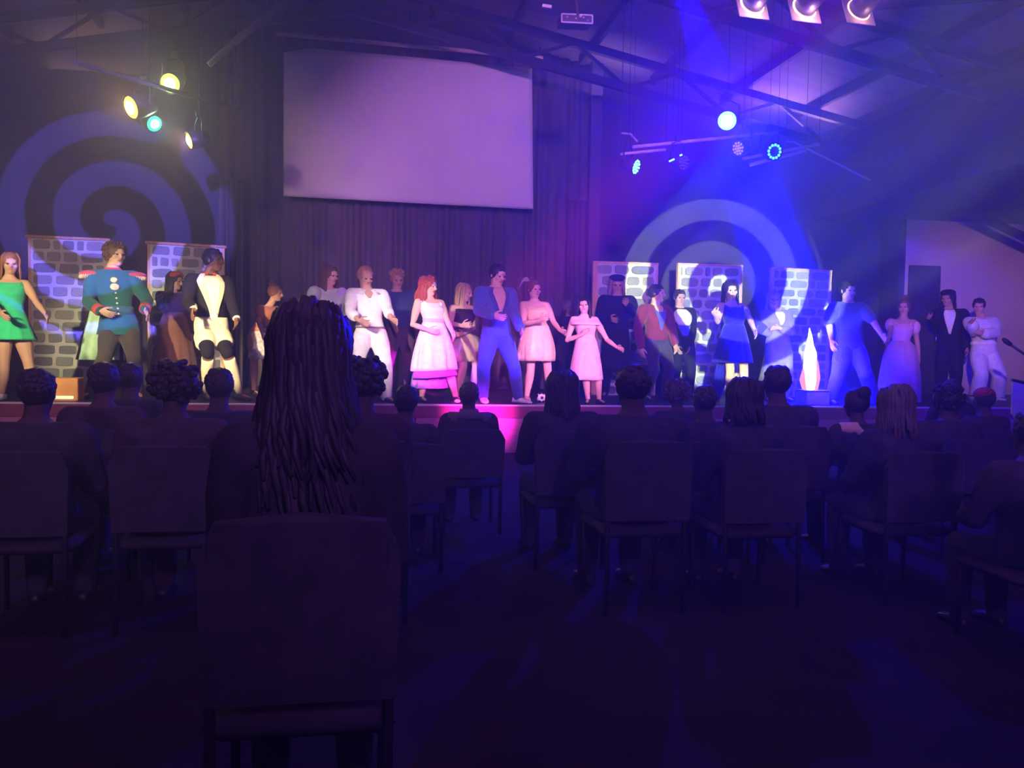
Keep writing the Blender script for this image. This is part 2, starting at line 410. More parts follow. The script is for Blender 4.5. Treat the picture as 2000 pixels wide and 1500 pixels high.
def limb_pts(a, b, c, ra, rb, rc, bulge=1.06):
    """two-bone limb: points and radii with muscle bulges"""
    P = [a, a.lerp(b, .4), a.lerp(b, .8), b, b.lerp(c, .3), b.lerp(c, .65), c]
    Q = [ra, ra*.96*bulge, rb*1.06, rb, (rb*.98)*bulge, rb*.5+rc*.5, rc]
    return P, Q

def hand(mb, W, d, s_, n_, H, curl=.5, spread=1.0):
    d = d.normalized(); s_ = (s_-d*s_.dot(d)).normalized(); n_ = (n_-d*n_.dot(d)-s_*n_.dot(s_)).normalized()
    rings = []
    for t, wv, th in ((-.012, .016, .013), (.008, .018, .0115), (.03, .024, .0105), (.05, .0245, .0095), (.058, .021, .007)):
        rings.append(mb.ell_ring(W+d*t*H, s_*wv*H, n_*th*H, 10))
    mb.ring_loft(rings)
    for off, ln in ((.0185, .043), (.0062, .049), (-.0062, .045), (-.0182, .035)):
        p = W+d*.052*H+s_*off*H; ang = curl*.35; q = [p-d*.012*H, p]
        dd = (d+s_*off*6*spread).normalized()
        for k, fr in enumerate((.44, .31, .25)):
            ang += curl*(.55 if k else .2)
            p = p+(dd*math.cos(ang)+n_*math.sin(ang))*ln*fr*H; q.append(p)
        mb.tube(q, [.0056*H, .0055*H, .0052*H, .0047*H, .0037*H], 8)
    p = W+d*.016*H+s_*.016*H; e = (d*.62+s_*.75+n_*.25).normalized(); e2 = (d*.92+s_*.3+n_*.35).normalized()
    mb.tube([p, p+e*.024*H, p+e*.024*H+e2*.018*H, p+e*.024*H+e2*.033*H], [.0085*H, .0066*H, .0058*H, .0042*H], 8)

def build_body(fig, root, skin, hands=True, vox=.0062, dec=.13, feet=True, face=True):
    H = fig.H; mb = MB()
    fig.torso(mb, .455, .885)
    mb.tube([fig.neck-V((0, 0, .02*H)), fig.head-fig.hu*fig.hh*.5-fig.hf*fig.hh*.1], [.031*H if fig.fem else .036*H]*2, 12)
    mb.ring_loft([mb.ell_ring(fig.hp(0, v, f), fig.ha*wd*fig.hh, fig.hf*dp*fig.hh, 18) for v, wd, dp, f in HEADR])
    hp = fig.hp; hh = fig.hh
    mb.tube([hp(0, .12, .80), hp(0, -.1, .93), hp(0, -.24, 1.0), hp(0, -.33, .86)], [.07*hh, .10*hh, .14*hh, .10*hh], 8)       # nose
    mb.ell(hp(0, .16, .74), fig.ha*.48*hh, fig.hu*.09*hh, fig.hf*.14*hh)                                                    # brow
    mb.ell(hp(0, -.82, .62), fig.ha*.2*hh, fig.hu*.16*hh, fig.hf*.16*hh)                                                   # chin
    for sg in (-1, 1):
        mb.ell(hp(sg*.70, -.02, -.06), fig.ha*.09*hh, fig.hu*.27*hh, fig.hf*.16*hh)                                         # ears
        mb.ell(hp(sg*.40, -.22, .58), fig.ha*.2*hh, fig.hu*.2*hh, fig.hf*.16*hh)                                            # cheek
    fm = .88 if fig.fem else 1.0
    for k in ('L', 'R'):
        S, E, W = fig.sh[k], fig.el[k], fig.wr[k]
        P, Q = limb_pts(S, E, W, .035*H*fm, .0245*H*fm, .0165*H*fm); limb(mb, P, Q)
        mb.tube([fig.spine(.79), S], [.045*H*fm, .036*H*fm], 10)
        if hands:
            d = fig.hd[k]; inw = (fig.spine(.6)+fig.Fv*.1*H-W)
            up = V((0, 0, 1))*.9+fig.Fv*.6
            if abs(d.normalized().z) > .75: up = fig.Fv*1.0 + inw*.3
            s_ = up-d.normalized()*up.dot(d.normalized()); n_ = d.cross(s_)
            if n_.dot(inw) < 0: n_ = -n_
            hand(mb, W, d, s_, n_, H, fig.curl[k])
        P, Q = limb_pts(fig.hj[k], fig.kn[k], fig.an[k], .053*H, .034*H, .021*H); limb(mb, P, Q, 12)
        mb.tube([fig.spine(.50), fig.hj[k]], [.06*H, .056*H], 10)
        if feet:
            t = fig.toe[k]; A0 = fig.an[k]; dn = V((0, 0, 1))
            mb.tube([A0, A0-dn*.022*H-t*.03*H, A0-dn*.026*H+t*.03*H, A0-dn*.030*H+t*.075*H, A0-dn*.033*H+t*.105*H], [.021*H, .02*H, .02*H, .017*H, .009*H], 10)
    o = mb.build('body', skin, root, org=root.location, remesh=vox, sm=1, dec=dec)
    if face:
        me = MB(); 
        for sg in (-1, 1):
            me = MB(); me.ell(hp(sg*.29, .0, .80), fig.ha*.13*hh, fig.hu*.075*hh, fig.hf*.06*hh, 8, 6); me.build('eye', M_EYE, o, org=root.location)
        me = MB(); me.ell(hp(0, -.55, .74), fig.ha*.23*hh, fig.hu*.07*hh, fig.hf*.10*hh, 8, 6); me.build('mouth', M_LIP, o, org=root.location)
    return o

def hair(fig, root, style, ma, rnd, length=1.0, parent=None):
    hp = fig.hp; hh = fig.hh; mb = MB()
    w = {'short': .80, 'spiky': .80, 'curly': .92, 'crop': .76}.get(style, .84)
    rings = []
    nv, nu = 9, 20
    for i in range(nv+1):
        t = PI*(.03+.94*i/nv)-PI/2; row = []
        for j in range(nu):
            a = 2*PI*j/nu; x, y, z = math.sin(a)*math.cos(t), math.cos(a)*math.cos(t), math.sin(t)
            jit = 1+.05*noise.noise(V((x*3, y*3, z*3+rnd.random()*.0))*1.7+V((length*7, w*9, 0)))
            row.append(hp(x*w*jit, .20+z*.93*jit, -.19+y*.99*jit))
        rings.append(row)
    mb.ring_loft(rings)
    def lock(a0, v0, ln, r0, out=0.0, curlr=0.0, fwd=0.0):
        x, y = math.sin(a0)*w, math.cos(a0); pts = []; rad = []; ph = rnd.random()*6
        vb = -.15; over = max(0.0, v0-vb); n = 8; last = None
        for k in range(n):
            u = k/(n-1); dist = u*(over+ln)
            vv = v0-min(dist, over); ce = math.sqrt(max(.02, 1-((vv-.2)/.97)**2)); hang = max(0.0, dist-over)
            fl = 1.03+out*(hang/ln if ln else 0)
            e = V((x*ce*fl+curlr*math.sin(ph+u*9)*u, vv, -.19+y*(.98*ce)*(fl if y < 0 else 1.0)+curlr*math.cos(ph+u*9)*u+fwd*u))
            q = hp(*e); q.z -= hang*hh
            pts.append(q); rad.append(hh*r0*(1-.7*u**3)+.001)
        mb.tube(pts, rad, 6)
    if style in ('short', 'crop'):
        for k in range(70):
            a = rnd.uniform(0, 2*PI); v = rnd.uniform(.0, 1.0); ce = math.sqrt(max(.02, 1-((v-.2)/.95)**2))
            if v < .5 and abs(((a+PI) % (2*PI))-PI) < 1.2: continue
            c = hp(math.sin(a)*w*.86*ce, v*.93+.01, -.19+math.cos(a)*.88*ce)
            mb.ell(c, fig.ha*.17*hh, fig.hu*.18*hh, fig.hf*.18*hh, 7, 5)
    elif style == 'spiky':
        for k in range(80):
            a = rnd.uniform(0, 2*PI); v = rnd.uniform(.35, 1.1); ce = math.sqrt(max(.02, 1-((min(v, 1.1)-.2)/.95)**2))
            p = V((math.sin(a)*w*.9*ce, v*.95, -.19+math.cos(a)*.9*ce)); d = V((p.x*.5, .35, (p.z+.19)*.35))
            d *= rnd.uniform(.45, .9); mb.tube([hp(*p), hp(*(p+d*.6)), hp(*(p+d))], [.10*hh, .07*hh, .015*hh], 5)
    elif style in ('curly', 'afro'):
        big = 1.0 if style == 'curly' else 1.25
        for k in range(int(150*big)):
            a = rnd.uniform(0, 2*PI); v = rnd.uniform(-.55, 1.1)
            if v < .55 and abs(((a+PI) % (2*PI))-PI) < 1.1: continue
            ce = math.sqrt(max(.02, 1-((v-.2)/1.0)**2))
            c = hp(math.sin(a)*w*1.05*ce*big, v*1.03+.03, -.2+math.cos(a)*1.02*ce*big); r = rnd.uniform(.09, .18)*hh
            mb.ball(c, r, 6, 4)
    if style in ('long', 'wavy', 'bigcurl', 'straight'):
        cu = {'long': .03, 'wavy': .09, 'bigcurl': .17, 'straight': .0}[style]
        n = 110 if style != 'bigcurl' else 170
        for k in range(n):
            a = PI + rnd.uniform(-1, 1)*2.1; v = rnd.uniform(-.1, 1.08)
            if abs(a-PI) > 1.75: v = max(v, .35)
            lock(a, v, rnd.uniform(1.5, 2.6)*length*(1 if style != 'bigcurl' else .8), rnd.uniform(.07, .13), .25 if style != 'bigcurl' else .55, cu, -.1*math.cos(a)*.5)
    if style in ('bun', 'updo'):
        c = hp(0, 1.05 if style == 'updo' else .75, -.75 if style == 'updo' else -1.05)
        mb.ball(c, .42*hh, 12, 8)
        for k in range(14):
            a = 2*PI*k/14; mb.ball(c+(fig.ha*math.cos(a)+fig.hu*math.sin(a))*.33*hh-fig.hf*.08*hh, .17*hh, 8, 5)
    if style == 'pony':
        c = hp(0, .6, -1.0); mb.tube([c, hp(.05, .5, -1.5), hp(.1, -.2, -1.75), hp(.05, -1.1, -1.6), hp(.0, -1.8, -1.45)], [.2*hh, .3*hh, .3*hh, .22*hh, .04*hh], 8)
    return mb.build('hair', ma, parent or root, org=root.location)

def sleeve(mb, fig, k, upto, infl, flare=0.0):
    """upto: 1 = wrist, .5 = elbow, .25 = short"""
    H = fig.H; fm = .88 if fig.fem else 1.0; S, E, W = fig.sh[k], fig.el[k], fig.wr[k]
    P, Q = limb_pts(S, E, W, .037*H*fm, .026*H*fm, .0185*H*fm); P2, Q2 = [], []
    tot = [0, .2, .4, .5, .65, .825, 1.0]
    for p, q, t in zip(P, Q, tot):
        if t <= upto+.001: P2.append(p); Q2.append(q+infl+flare*max(0, t-.5))
    if len(P2) < 2: P2, Q2 = P[:2], [q+infl for q in Q[:2]]
    if upto not in tot:
        t = upto/.5 if upto < .5 else (upto-.5)/.5
        e = (S.lerp(E, t) if upto < .5 else E.lerp(W, t)); P2.append(e); Q2.append(Q2[-1])
    limb(mb, P2, Q2, 12)
    mb.tube([fig.spine(.785), S], [.046*H*fm+infl, .037*H*fm+infl], 10)

def top(fig, root, ma, name='shirt', sl=1.0, hem=.50, infl=.012, neck=.83, flare=0.0, peplum=0.0, slR=None, ws=1.0):
    mb = MB(); fig.torso(mb, hem, neck, infl, 20, ws)
    if peplum:
        rings = []
        for i in range(6):
            u = i/5; fr = .585-(.585-hem+peplum)*u
            rings.append([fig.surf(max(fr, .5), 2*PI*j/28, infl+.004+.05*u+.012*u*math.sin(j/28*2*PI*7)) + V((0, 0, min(0, fr-.5)*fig.H)) for j in range(28)])
        mb.ring_loft(rings)
    for k in ('L', 'R'):
        u = sl if (k == 'L' or slR is None) else slR
        if u > 0: sleeve(mb, fig, k, u, infl, flare)
    return mb.build(name, ma, root, org=root.location, remesh=.0115, sm=2, dec=.35)

def trousers(fig, root, ma, infl=.014, upto=1.0, name='trousers', wide=0.0, waist=.57):
    H = fig.H; mb = MB(); fig.torso(mb, .465, waist, infl*.8, 18)
    for k in ('L', 'R'):
        P, Q = limb_pts(fig.hj[k], fig.kn[k], fig.an[k], .054*H, .036*H, .026*H, 1.02)
        tot = [0, .2, .4, .5, .65, .825, 1.0]
        q = [(p, r+infl+wide*t) for p, r, t in zip(P, Q, tot) if t <= upto+.001]
        limb(mb, [a for a, b in q], [b for a, b in q], 14)
        mb.tube([fig.spine(.50), fig.hj[k]], [.062*H+infl*.6, .057*H+infl*.6], 10)
    return mb.build(name, ma, root, org=root.location, remesh=.0125, sm=2, dec=.35)

def shoes(fig, root, ma, keys=('L', 'R'), boot=0.0):
    H = fig.H
    for k in keys:
        t = fig.toe[k]; A0 = fig.an[k]; up = V((0, 0, 1)); sd = t.cross(up); mb = MB(); base = A0-up*.045*H
        rings = []
        for f, wv, ht in ((-.045, .012, .02), (-.035, .022, .044), (-.005, .024, .05), (.03, .026, .038), (.065, .029, .028), (.095, .024, .022), (.112, .010, .012)):
            c = base+t*f*H
            rings.append([c+sd*wv*H*math.cos(a)+up*(ht*H*.5+ht*H*.5*math.copysign(abs(math.sin(a))**.6, math.sin(a))) for a in [2*PI*j/12 for j in range(12)]])
        mb.ring_loft(rings)
        if boot: mb.tube([A0-up*.01, A0.lerp(fig.kn[k], boot)], [.026*H+.006, .03*H+.01], 12)
        mb.build('shoe', ma, root, org=root.location)

def skirt(fig, root, ma, wfr, hemz, wid, dep=None, name='skirt', shift=V((0, 0, 0)), rip=.05, nr=11, slope=0.0, flare=1.0, infl=.012, thick=True, bodice=None, puff=0.0, wave=0.0, ws=1.0, strap=False, slopeF=0.0):
    """wid: hem half width (m); hemz: world height of hem; slope: hem tilt along A; bodice: top fraction"""
    mb = MB(); n = 66; dep = dep or wid*.82; rows = []; N = 12
    c0 = fig.spine(wfr); r0 = fig.ring_at(wfr, infl, n)
    def row(u, k=1.0):
        out = []; e = u**flare; pf = 1+puff*math.sin(u*PI)
        for j in range(n):
            ph = 2*PI*j/n; p = r0[j]
            rr = 1+rip*u*math.cos(nr*ph+1.3*math.sin(3*ph))+rip*.5*u*math.sin((nr*2+3)*ph)
            hz = hemz+slope*math.sin(ph)+slopeF*math.cos(ph)+wave*math.cos(5*ph)
            h = V((c0.x, c0.y, 0))+shift+fig.A*wid*math.sin(ph)*rr*pf*k+fig.Fv*dep*math.cos(ph)*rr*pf*k
            q = p.lerp(h, e); q.z = p.z+(hz-p.z)*u; out.append(q)
        return out
    rings = [row(i/N) for i in range(N+1)]
    rings += [row(i/N, .965) for i in (N, N*.8, N*.6)]
    mb.ring_loft(rings)
    if bodice:
        fig.torso(mb, wfr-.02, bodice, infl, 24, ws, step=.015)
        if strap:
            for sg in (-1, 1):
                pts = [fig.surf(bodice-.02, sg*.55, infl), fig.surf(.79, sg*.75, infl), fig.surf(.815, sg*1.57, infl+.004), fig.surf(.79, sg*2.4, infl), fig.surf(bodice-.02, sg*2.6, infl)]
                mb.tube(pts, [.018, .018, .019, .018, .018], 8)
    return mb.build(name, ma, root, org=root.location)

def patch(fig, root, ma, name, f0, f1, left, right, infl=.02, n=8, mm=10, parent=None, lift=0.0):
    """a panel lying on the chest between two side curves (angle as a function of 0..1 up)"""
    mb = MB(); rows = []
    for i in range(mm+1):
        u = i/mm; fr = f0+(f1-f0)*u; a, b = left(u), right(u)
        rows.append([fig.surf(fr, a+(b-a)*j/n, infl) for j in range(n+1)])
    mb.grid(rows); return mb.build(name, ma, parent or root, org=root.location, solid=.006)

def mb_part(root, name, ma, fn, parent=None, **k):
    q = MB(); fn(q); return q.build(name, ma, parent or root, org=root.location, **k)

def reach(S, px, L, front=True, cap=.92):
    v = ray(*px); b = (S-CAM).dot(v); per2 = (S-CAM).length_squared-b*b
    if per2 < L*L:
        dt = min(math.sqrt(L*L-per2), cap*L); return CAM+v*(b-dt if front else b+dt)
    P = CAM+v*b; return S+(P-S)*min(1.0, 1.22*L/(P-S).length)

def dancer(label, cx, tp, row, female=False, beta=0, hb=None, pitch=8, tilt=0, head=None, neck=None, hip=None,
           aL=None, aR=None, kL=None, kR=None, fL=None, fR=None, toeL=None, toeR=None, skin='light', hs=1.0, lean=1.0, Y=None, curl=.5, hgt=None, hatgap=0.0, group=None):
    Y = YS+row if Y is None else Y
    pt = at(cx, tp, Y); ztop = pt.z-hatgap; H = (ztop-ZS)*1.0/lean
    if hgt: H = hgt
    b = math.radians(beta); fig = Fig(H, b, female)
    X = (lambda p: at(p[0], p[1], Y))
    fig.head = X(head) if head else V((pt.x, Y, ztop-.07*H)); fig.head.z = min(fig.head.z, ztop-.066*H)
    fig.set_head(math.radians(beta if hb is None else hb), math.radians(pitch), math.radians(tilt), hs)
    fig.neck = X(neck) if neck else V((fig.head.x-fig.hf.x*.03*H, Y, ztop-.165*H))
    if not neck: fig.neck.z = fig.head.z-.098*H
    fx = [at(p[0], p[1], Y).x if p else None for p in (fL, fR)]
    fig.hip = X(hip) if hip else V((pt.x, Y, 0))
    hz = ZS+.50*H - (ZS+H-ztop)*.6
    fig.hip.z = hz if not hip else fig.hip.z
    root = empty('person', V((fig.hip.x, Y, ZS)), label, 'person', group)
    shw = (.098 if female else .110)*H; fig.sh = {}; fig.el = {}; fig.wr = {}; fig.hd = {}; fig.hj = {}; fig.kn = {}; fig.an = {}; fig.toe = {}
    fig.curl = {'L': curl, 'R': curl}
    for k, sg, arm, kn, ft, te in (('L', -1, aL, kL, fL, toeL), ('R', 1, aR, kR, fR, toeR)):
        S = fig.spine(.795)+fig.A*sg*shw-fig.Fv*.004*H; fig.sh[k] = S
        Lu, Lf, Lh = .172*H, .150*H, .085*H
        if arm is None:
            E = S+fig.A*sg*.035*H-V((0, 0, .165*H))-fig.Fv*.02*H; W = E+V((0, 0, -.14*H))+fig.Fv*.05*H+fig.A*sg*.01*H; D = (W-E).normalized()
        else:
            fr = arm[3] if len(arm) > 3 else True
            E = reach(S, arm[0], Lu, fr, .75); W = reach(E, arm[1], Lf, True, .75); D = (W-E).normalized()
            if len(arm) > 2 and arm[2]: D = (reach(W, arm[2], Lh, True, .6)-W).normalized()
        fig.el[k], fig.wr[k], fig.hd[k] = E, W, D
        J = fig.spine(.50)+fig.A*sg*.052*H-V((0, 0, .01*H)); fig.hj[k] = J
        an = at(ft[0], ft[1], Y) if ft else V((J.x+sg*.03*H, Y, 0))
        an = V((an.x, Y-(ft[2] if ft and len(ft) > 2 else 0.0), ZS+.047*H))
        t = V((math.sin(b+sg*.25), -math.cos(b+sg*.25), 0)) if te is None else V((math.sin(math.radians(te)), -math.cos(math.radians(te)), 0))
        if kn: K = reach(J, kn, .245*H, True, .7)
        else:
            mid = (J+an)/2; half = (J-an).length/2; L = .232*H
            K = mid+(fig.Fv*.9+t*.2).normalized()*math.sqrt(max(0.0004, L*L-half*half))
        fig.kn[k], fig.an[k], fig.toe[k] = K, an, t
    return root, fig
def cloth(name, col, **k): return mat(name, col, **dict(dict(rough=.85, var=.12, scale=16, bump=.12, sheen=.2), **k))

# ------------------------------------------------------------------ roof steel
def beam(name, label, a, b, wdt=.07, hgt=.14, group=None, cat='beam'):
    mb = MB(); mb.bar(a, b, wdt, hgt); o = mb.build(name, M_STEEL, org=V(a), smooth=False); tag(o, label, cat, group); return o
def truss(Y, depth, label, group='roof trusses', x0=XL+.05, x1=XE-.05):
    root = empty('roof_truss', (RX, Y, roof_z(RX)-.14), label, 'truss', group)
    tops = lambda x: V((x, Y, roof_z(x)-.24)); lows = lambda x: V((x, Y, roof_z(x)-.24-depth))
    for xe in (x0, x1):
        for nm, fn in (('top_chord', tops), ('bottom_chord', lows)):
            mb = MB(); mb.bar(fn(RX), fn(xe), .10, .12); mb.build(nm, M_STEEL, root, smooth=False, org=root.location)
        n = int(abs(xe-RX)/.85); s_ = 1 if xe > RX else -1
        for i in range(n):
            xa = RX+s_*i*.85; xb = xa+s_*.85
            p, q = (tops(xa), lows(xb)) if i % 2 == 0 else (lows(xa), tops(xb))
            mb = MB(); mb.bar(p, q, .05, .05); mb.build('web_bar', M_STEEL, root, smooth=False, org=root.location)
truss(YS-3.6, .46, 'dark steel roof truss nearest the audience, its web crossing the lit roof sheets')
truss(YS-.6, .46, 'dark steel roof truss above the stage edge, behind the blue rig lamps')
truss(YS+2.6, .46, 'dark steel roof truss deep over the stage, just in front of the back wall')
pur = empty('purlin_run', (RX, 4, RZ-.2), 'dark purlins running under the roof sheeting from front to back', 'purlins')
x = RX-9*1.25
while x < XE-.2:
    if abs(x-RX) > .4 and x > XL+.3:
        mb = MB(); mb.bar(V((x, 2.5, roof_z(x)-.09)), V((x, YB-.7, roof_z(x)-.09)), .07, .15); mb.build('purlin', M_STEEL, pur, smooth=False, org=pur.location)
    x += 1.25
for i, (xa, ya, xb, yb, lb) in enumerate(((2.0, YS-3.6, 5.2, YS-.6, 'diagonal roof brace right of the ceiling box, sloping away'), (5.2, YS-3.6, 2.0, YS-.6, 'diagonal roof brace crossing the other one right of the ceiling box'),
        (5.8, YS-3.6, 8.6, YS-.6, 'diagonal roof brace above the bright blue lamp'), (8.6, YS-3.6, 5.8, YS-.6, 'diagonal roof brace crossing above the blue ring lamp'),
        (-4.2, YS-3.6, -1.6, YS-.6, 'diagonal roof brace above the yellow green lamp at left'))):
    beam('roof_brace', lb, V((xa, ya, roof_z(xa)-.2)), V((xb, yb, roof_z(xb)-.2)), .06, .06, 'roof braces')
# knee brace in front of the white bay
YK = YW-1.3
kb = empty('knee_brace', at(1868, 402, YK), 'dark sloping knee brace with strut in front of the white wall at far right', 'brace')
for a, b, t in (((1868, 400), (2060, 492), .11), ((1905, 418), (1890, 392), .06), ((1915, 424), (1965, 392), .06)):
    mb = MB(); mb.bar(at(*a, YK), at(*b, YK), t, t); mb.build('strut', M_STEEL, kb, smooth=False, org=kb.location)
mb = MB(); mb.bar(V((XE-.07, 3, roof_z(XE)-.16)), V((XE-.07, YB-.8, roof_z(XE)-.16)), .12, .20); o = mb.build('eave_beam', M_STEEL, org=V((XE-.07, 3, roof_z(XE)-.16)), smooth=False); tag(o, 'long dark eave beam rising to the right above the white wall', 'beam')
# door in the bay
d0, d1 = at(1775, 530, YW-.03), at(1836, 520, YW-.03)
mb = MB(); mb.box((d0.x, YW-.07, ZS), (d1.x, YW-.01, d1.z), .01); door = struct(mb.build('door_1', mat('door_dark', (.05, .045, .07), .6), smooth=False))
mb = MB(); mb.box((d1.x-.10, YW-.13, ZS+.95), (d1.x-.06, YW-.072, ZS+1.1), .01); mb.build('door_handle', mat('handle_metal', (.3, .3, .3), .3, metal=1), door)
# frame fixture under the roof
M_BOX = mat('fixture_grey', (.45, .40, .48), .5)
YX = YS-2.0
q = [at(*p, YX) for p in ((1097, 27), (1157, 30), (1157, 46), (1097, 43))]
box = empty('ceiling_box', (q[0]+q[2])/2, 'rectangular framed box unit under the roof, between screen and blue beam', 'box')
for a, b in ((0, 1), (1, 2), (2, 3), (3, 0)):
    mb = MB(); mb.bar(q[a], q[b], .014, .014); child_at(mb, 'frame_bar', M_BOX, box, smooth=False)
mb = MB(); mb.ring_loft([[p for p in q], [p+V((0, .2, 0)) for p in q]]); child_at(mb, 'case', mat('case_dark', (.05, .04, .07), .6), box, smooth=False)
for px, py in ((1108, 33), (1125, 36), (1134, 31), (1148, 40), (1140, 34)):
    mb = MB(); mb.ball(at(px, py, YX-.01), .010 if px != 1134 else .018, 8, 6); child_at(mb, 'stud', M_BOX, box)
mb = MB(); mb.bar(at(1128, 30, YX), at(1120, -40, YX), .03, .03); child_at(mb, 'bracket', M_STEEL, box, smooth=False)
mb = MB(); mb.bar(at(1059, 11, YX), at(1077, 14, YX), .03, .03); o = mb.build('ceiling_bracket', M_BOX, org=at(1059, 11, YX), smooth=False); tag(o, 'tiny pale bracket on the roof left of the framed box unit', 'bracket')

# ------------------------------------------------------------------ painted brick flats
M_CANVAS = mat('flat_canvas', (.62, .62, .58), .9, .06, 6)
M_TIMBER_LIT = mat('flat_timber_lit', (.75, .44, .22), .7, .2, 6, stretch=(4, 4, .6))  # timber with the orange light on its edge put into the colour
STONES = [mat('painted_stone_%s' % n, c, .9, .2, 9, .08) for n, c in (('grey', (.27, .28, .28)), ('slate', (.20, .21, .23)), ('dun', (.33, .33, .30)))]
def stone_mesh(seed, rough):
    r = random.Random(seed); mb = MB(); n = 12; ks = []
    for j in range(n):
        a = 2*PI*j/n; e = .35+rough*.3; ks.append((math.copysign(abs(math.cos(a))**e, math.cos(a))*r.uniform(.9, 1), math.copysign(abs(math.sin(a))**e, math.sin(a))*r.uniform(.88, 1)))
    mb.ring_loft([[V((x*.5*k, y, z*.5*k)) for x, z in ks] for k, y in ((1, .5), (1, -.2), (.86, -.5))])
    me = bpy.data.meshes.new('stone'); me.from_pydata(mb.v, [], mb.f); me.update(); me.materials.append(STONES[seed % 3]); return me
def flat(label, x0p, x1p, topL, topR, Y, rows, seed, rail=False, rough=.4, edge=None, group='painted brick flats'):
    r = random.Random(seed); a, b = at(x0p, topL, Y), at(x1p, topR, Y); a0 = atz(x0p, 770, ZS)
    wd = (b.x-a.x); ht = a.z-ZS; root = empty('brick_flat', (a.x, Y, ZS), label, 'stage flat', group)
    sk = (b.z-a.z)/wd
    mb = MB(); mb.ring_loft([[V((a.x, y, ZS)), V((b.x, y, ZS)), V((b.x, y, b.z)), V((a.x, y, a.z))] for y in (Y, Y+.04)]); child_at(mb, 'canvas', M_CANVAS, root, smooth=False)
    mb = MB(); mb.box((a.x-.012, Y-.012, ZS), (a.x+(.07 if edge else .018), Y+.06, a.z)); child_at(mb, 'side_rail', edge or M_TIMBER_LIT, root, smooth=False)
    mb = MB(); mb.box((b.x-.018, Y-.012, ZS), (b.x+.012, Y+.06, b.z)); child_at(mb, 'side_rail', M_TIMBER_LIT, root, smooth=False)
    if rail:
        mb = MB(); mb.tube([a+V((-.04, -.02, .01)), b+V((.04, -.02, .01))], .022, 8); child_at(mb, 'top_rod', M_TIMBER_LIT, root)
    else:
        mb = MB(); mb.bar(a+V((-.012, .02, .012)), b+V((.012, .02, .012)), .085, .028); child_at(mb, 'top_rail', M_TIMBER_LIT, root, smooth=False)
    variants = [stone_mesh(seed*10+i, rough) for i in range(9)]
    rh = ht/rows
    for k in range(rows):
        x = a.x+.03+(.09 if edge else 0)-(r.uniform(0, .1) if k % 2 else 0)
        while x < b.x-.12:
            bw = r.uniform(.19, .36) if r.random() > .2 else r.uniform(.12, .2)
            x2 = min(x+bw, b.x-.03)
            if b.x-.03-x2 < .1: x2 = b.x-.03
            xa = max(x, a.x+.03); o = bpy.data.objects.new('stone', r.choice(variants)); COL.objects.link(o); o.parent = root
            o.location = ((xa+x2)/2-a.x, -.008, (k+.5)*rh+sk*((xa+x2)/2-a.x)*(k+.5)/rows-.01)
            o.scale = ((x2-xa)-.035, .022, rh*r.uniform(.78, .88)); o.rotation_euler = (0, r.uniform(-.03, .03), 0)
            x = x2+.0
    return root
YF = YS+2.9
flat('painted brick flat hung from a rod at far left, behind the green dress', 57, 210, 463, 470, YF, 13, 3, True, .15)
flat('painted brick flat hung from a rod, behind the tailcoat dancer', 290, 437, 475, 484, YF, 13, 4, True, .1)
flat('painted stone flat with left timber edge coloured as lit, behind the black coat dancer', 1160, 1284, 513, 517, YF-.3, 12, 5, False, .75, M_TIMBER_LIT)
flat('painted stone flat in the middle of the right trio, under the swirl', 1325, 1449, 517, 521, YF-.3, 12, 6, False, .8)
flat('painted brick flat rightmost of all, behind the uplight glow', 1507, 1623, 525, 531, YF-.5, 14, 7, False, .45)

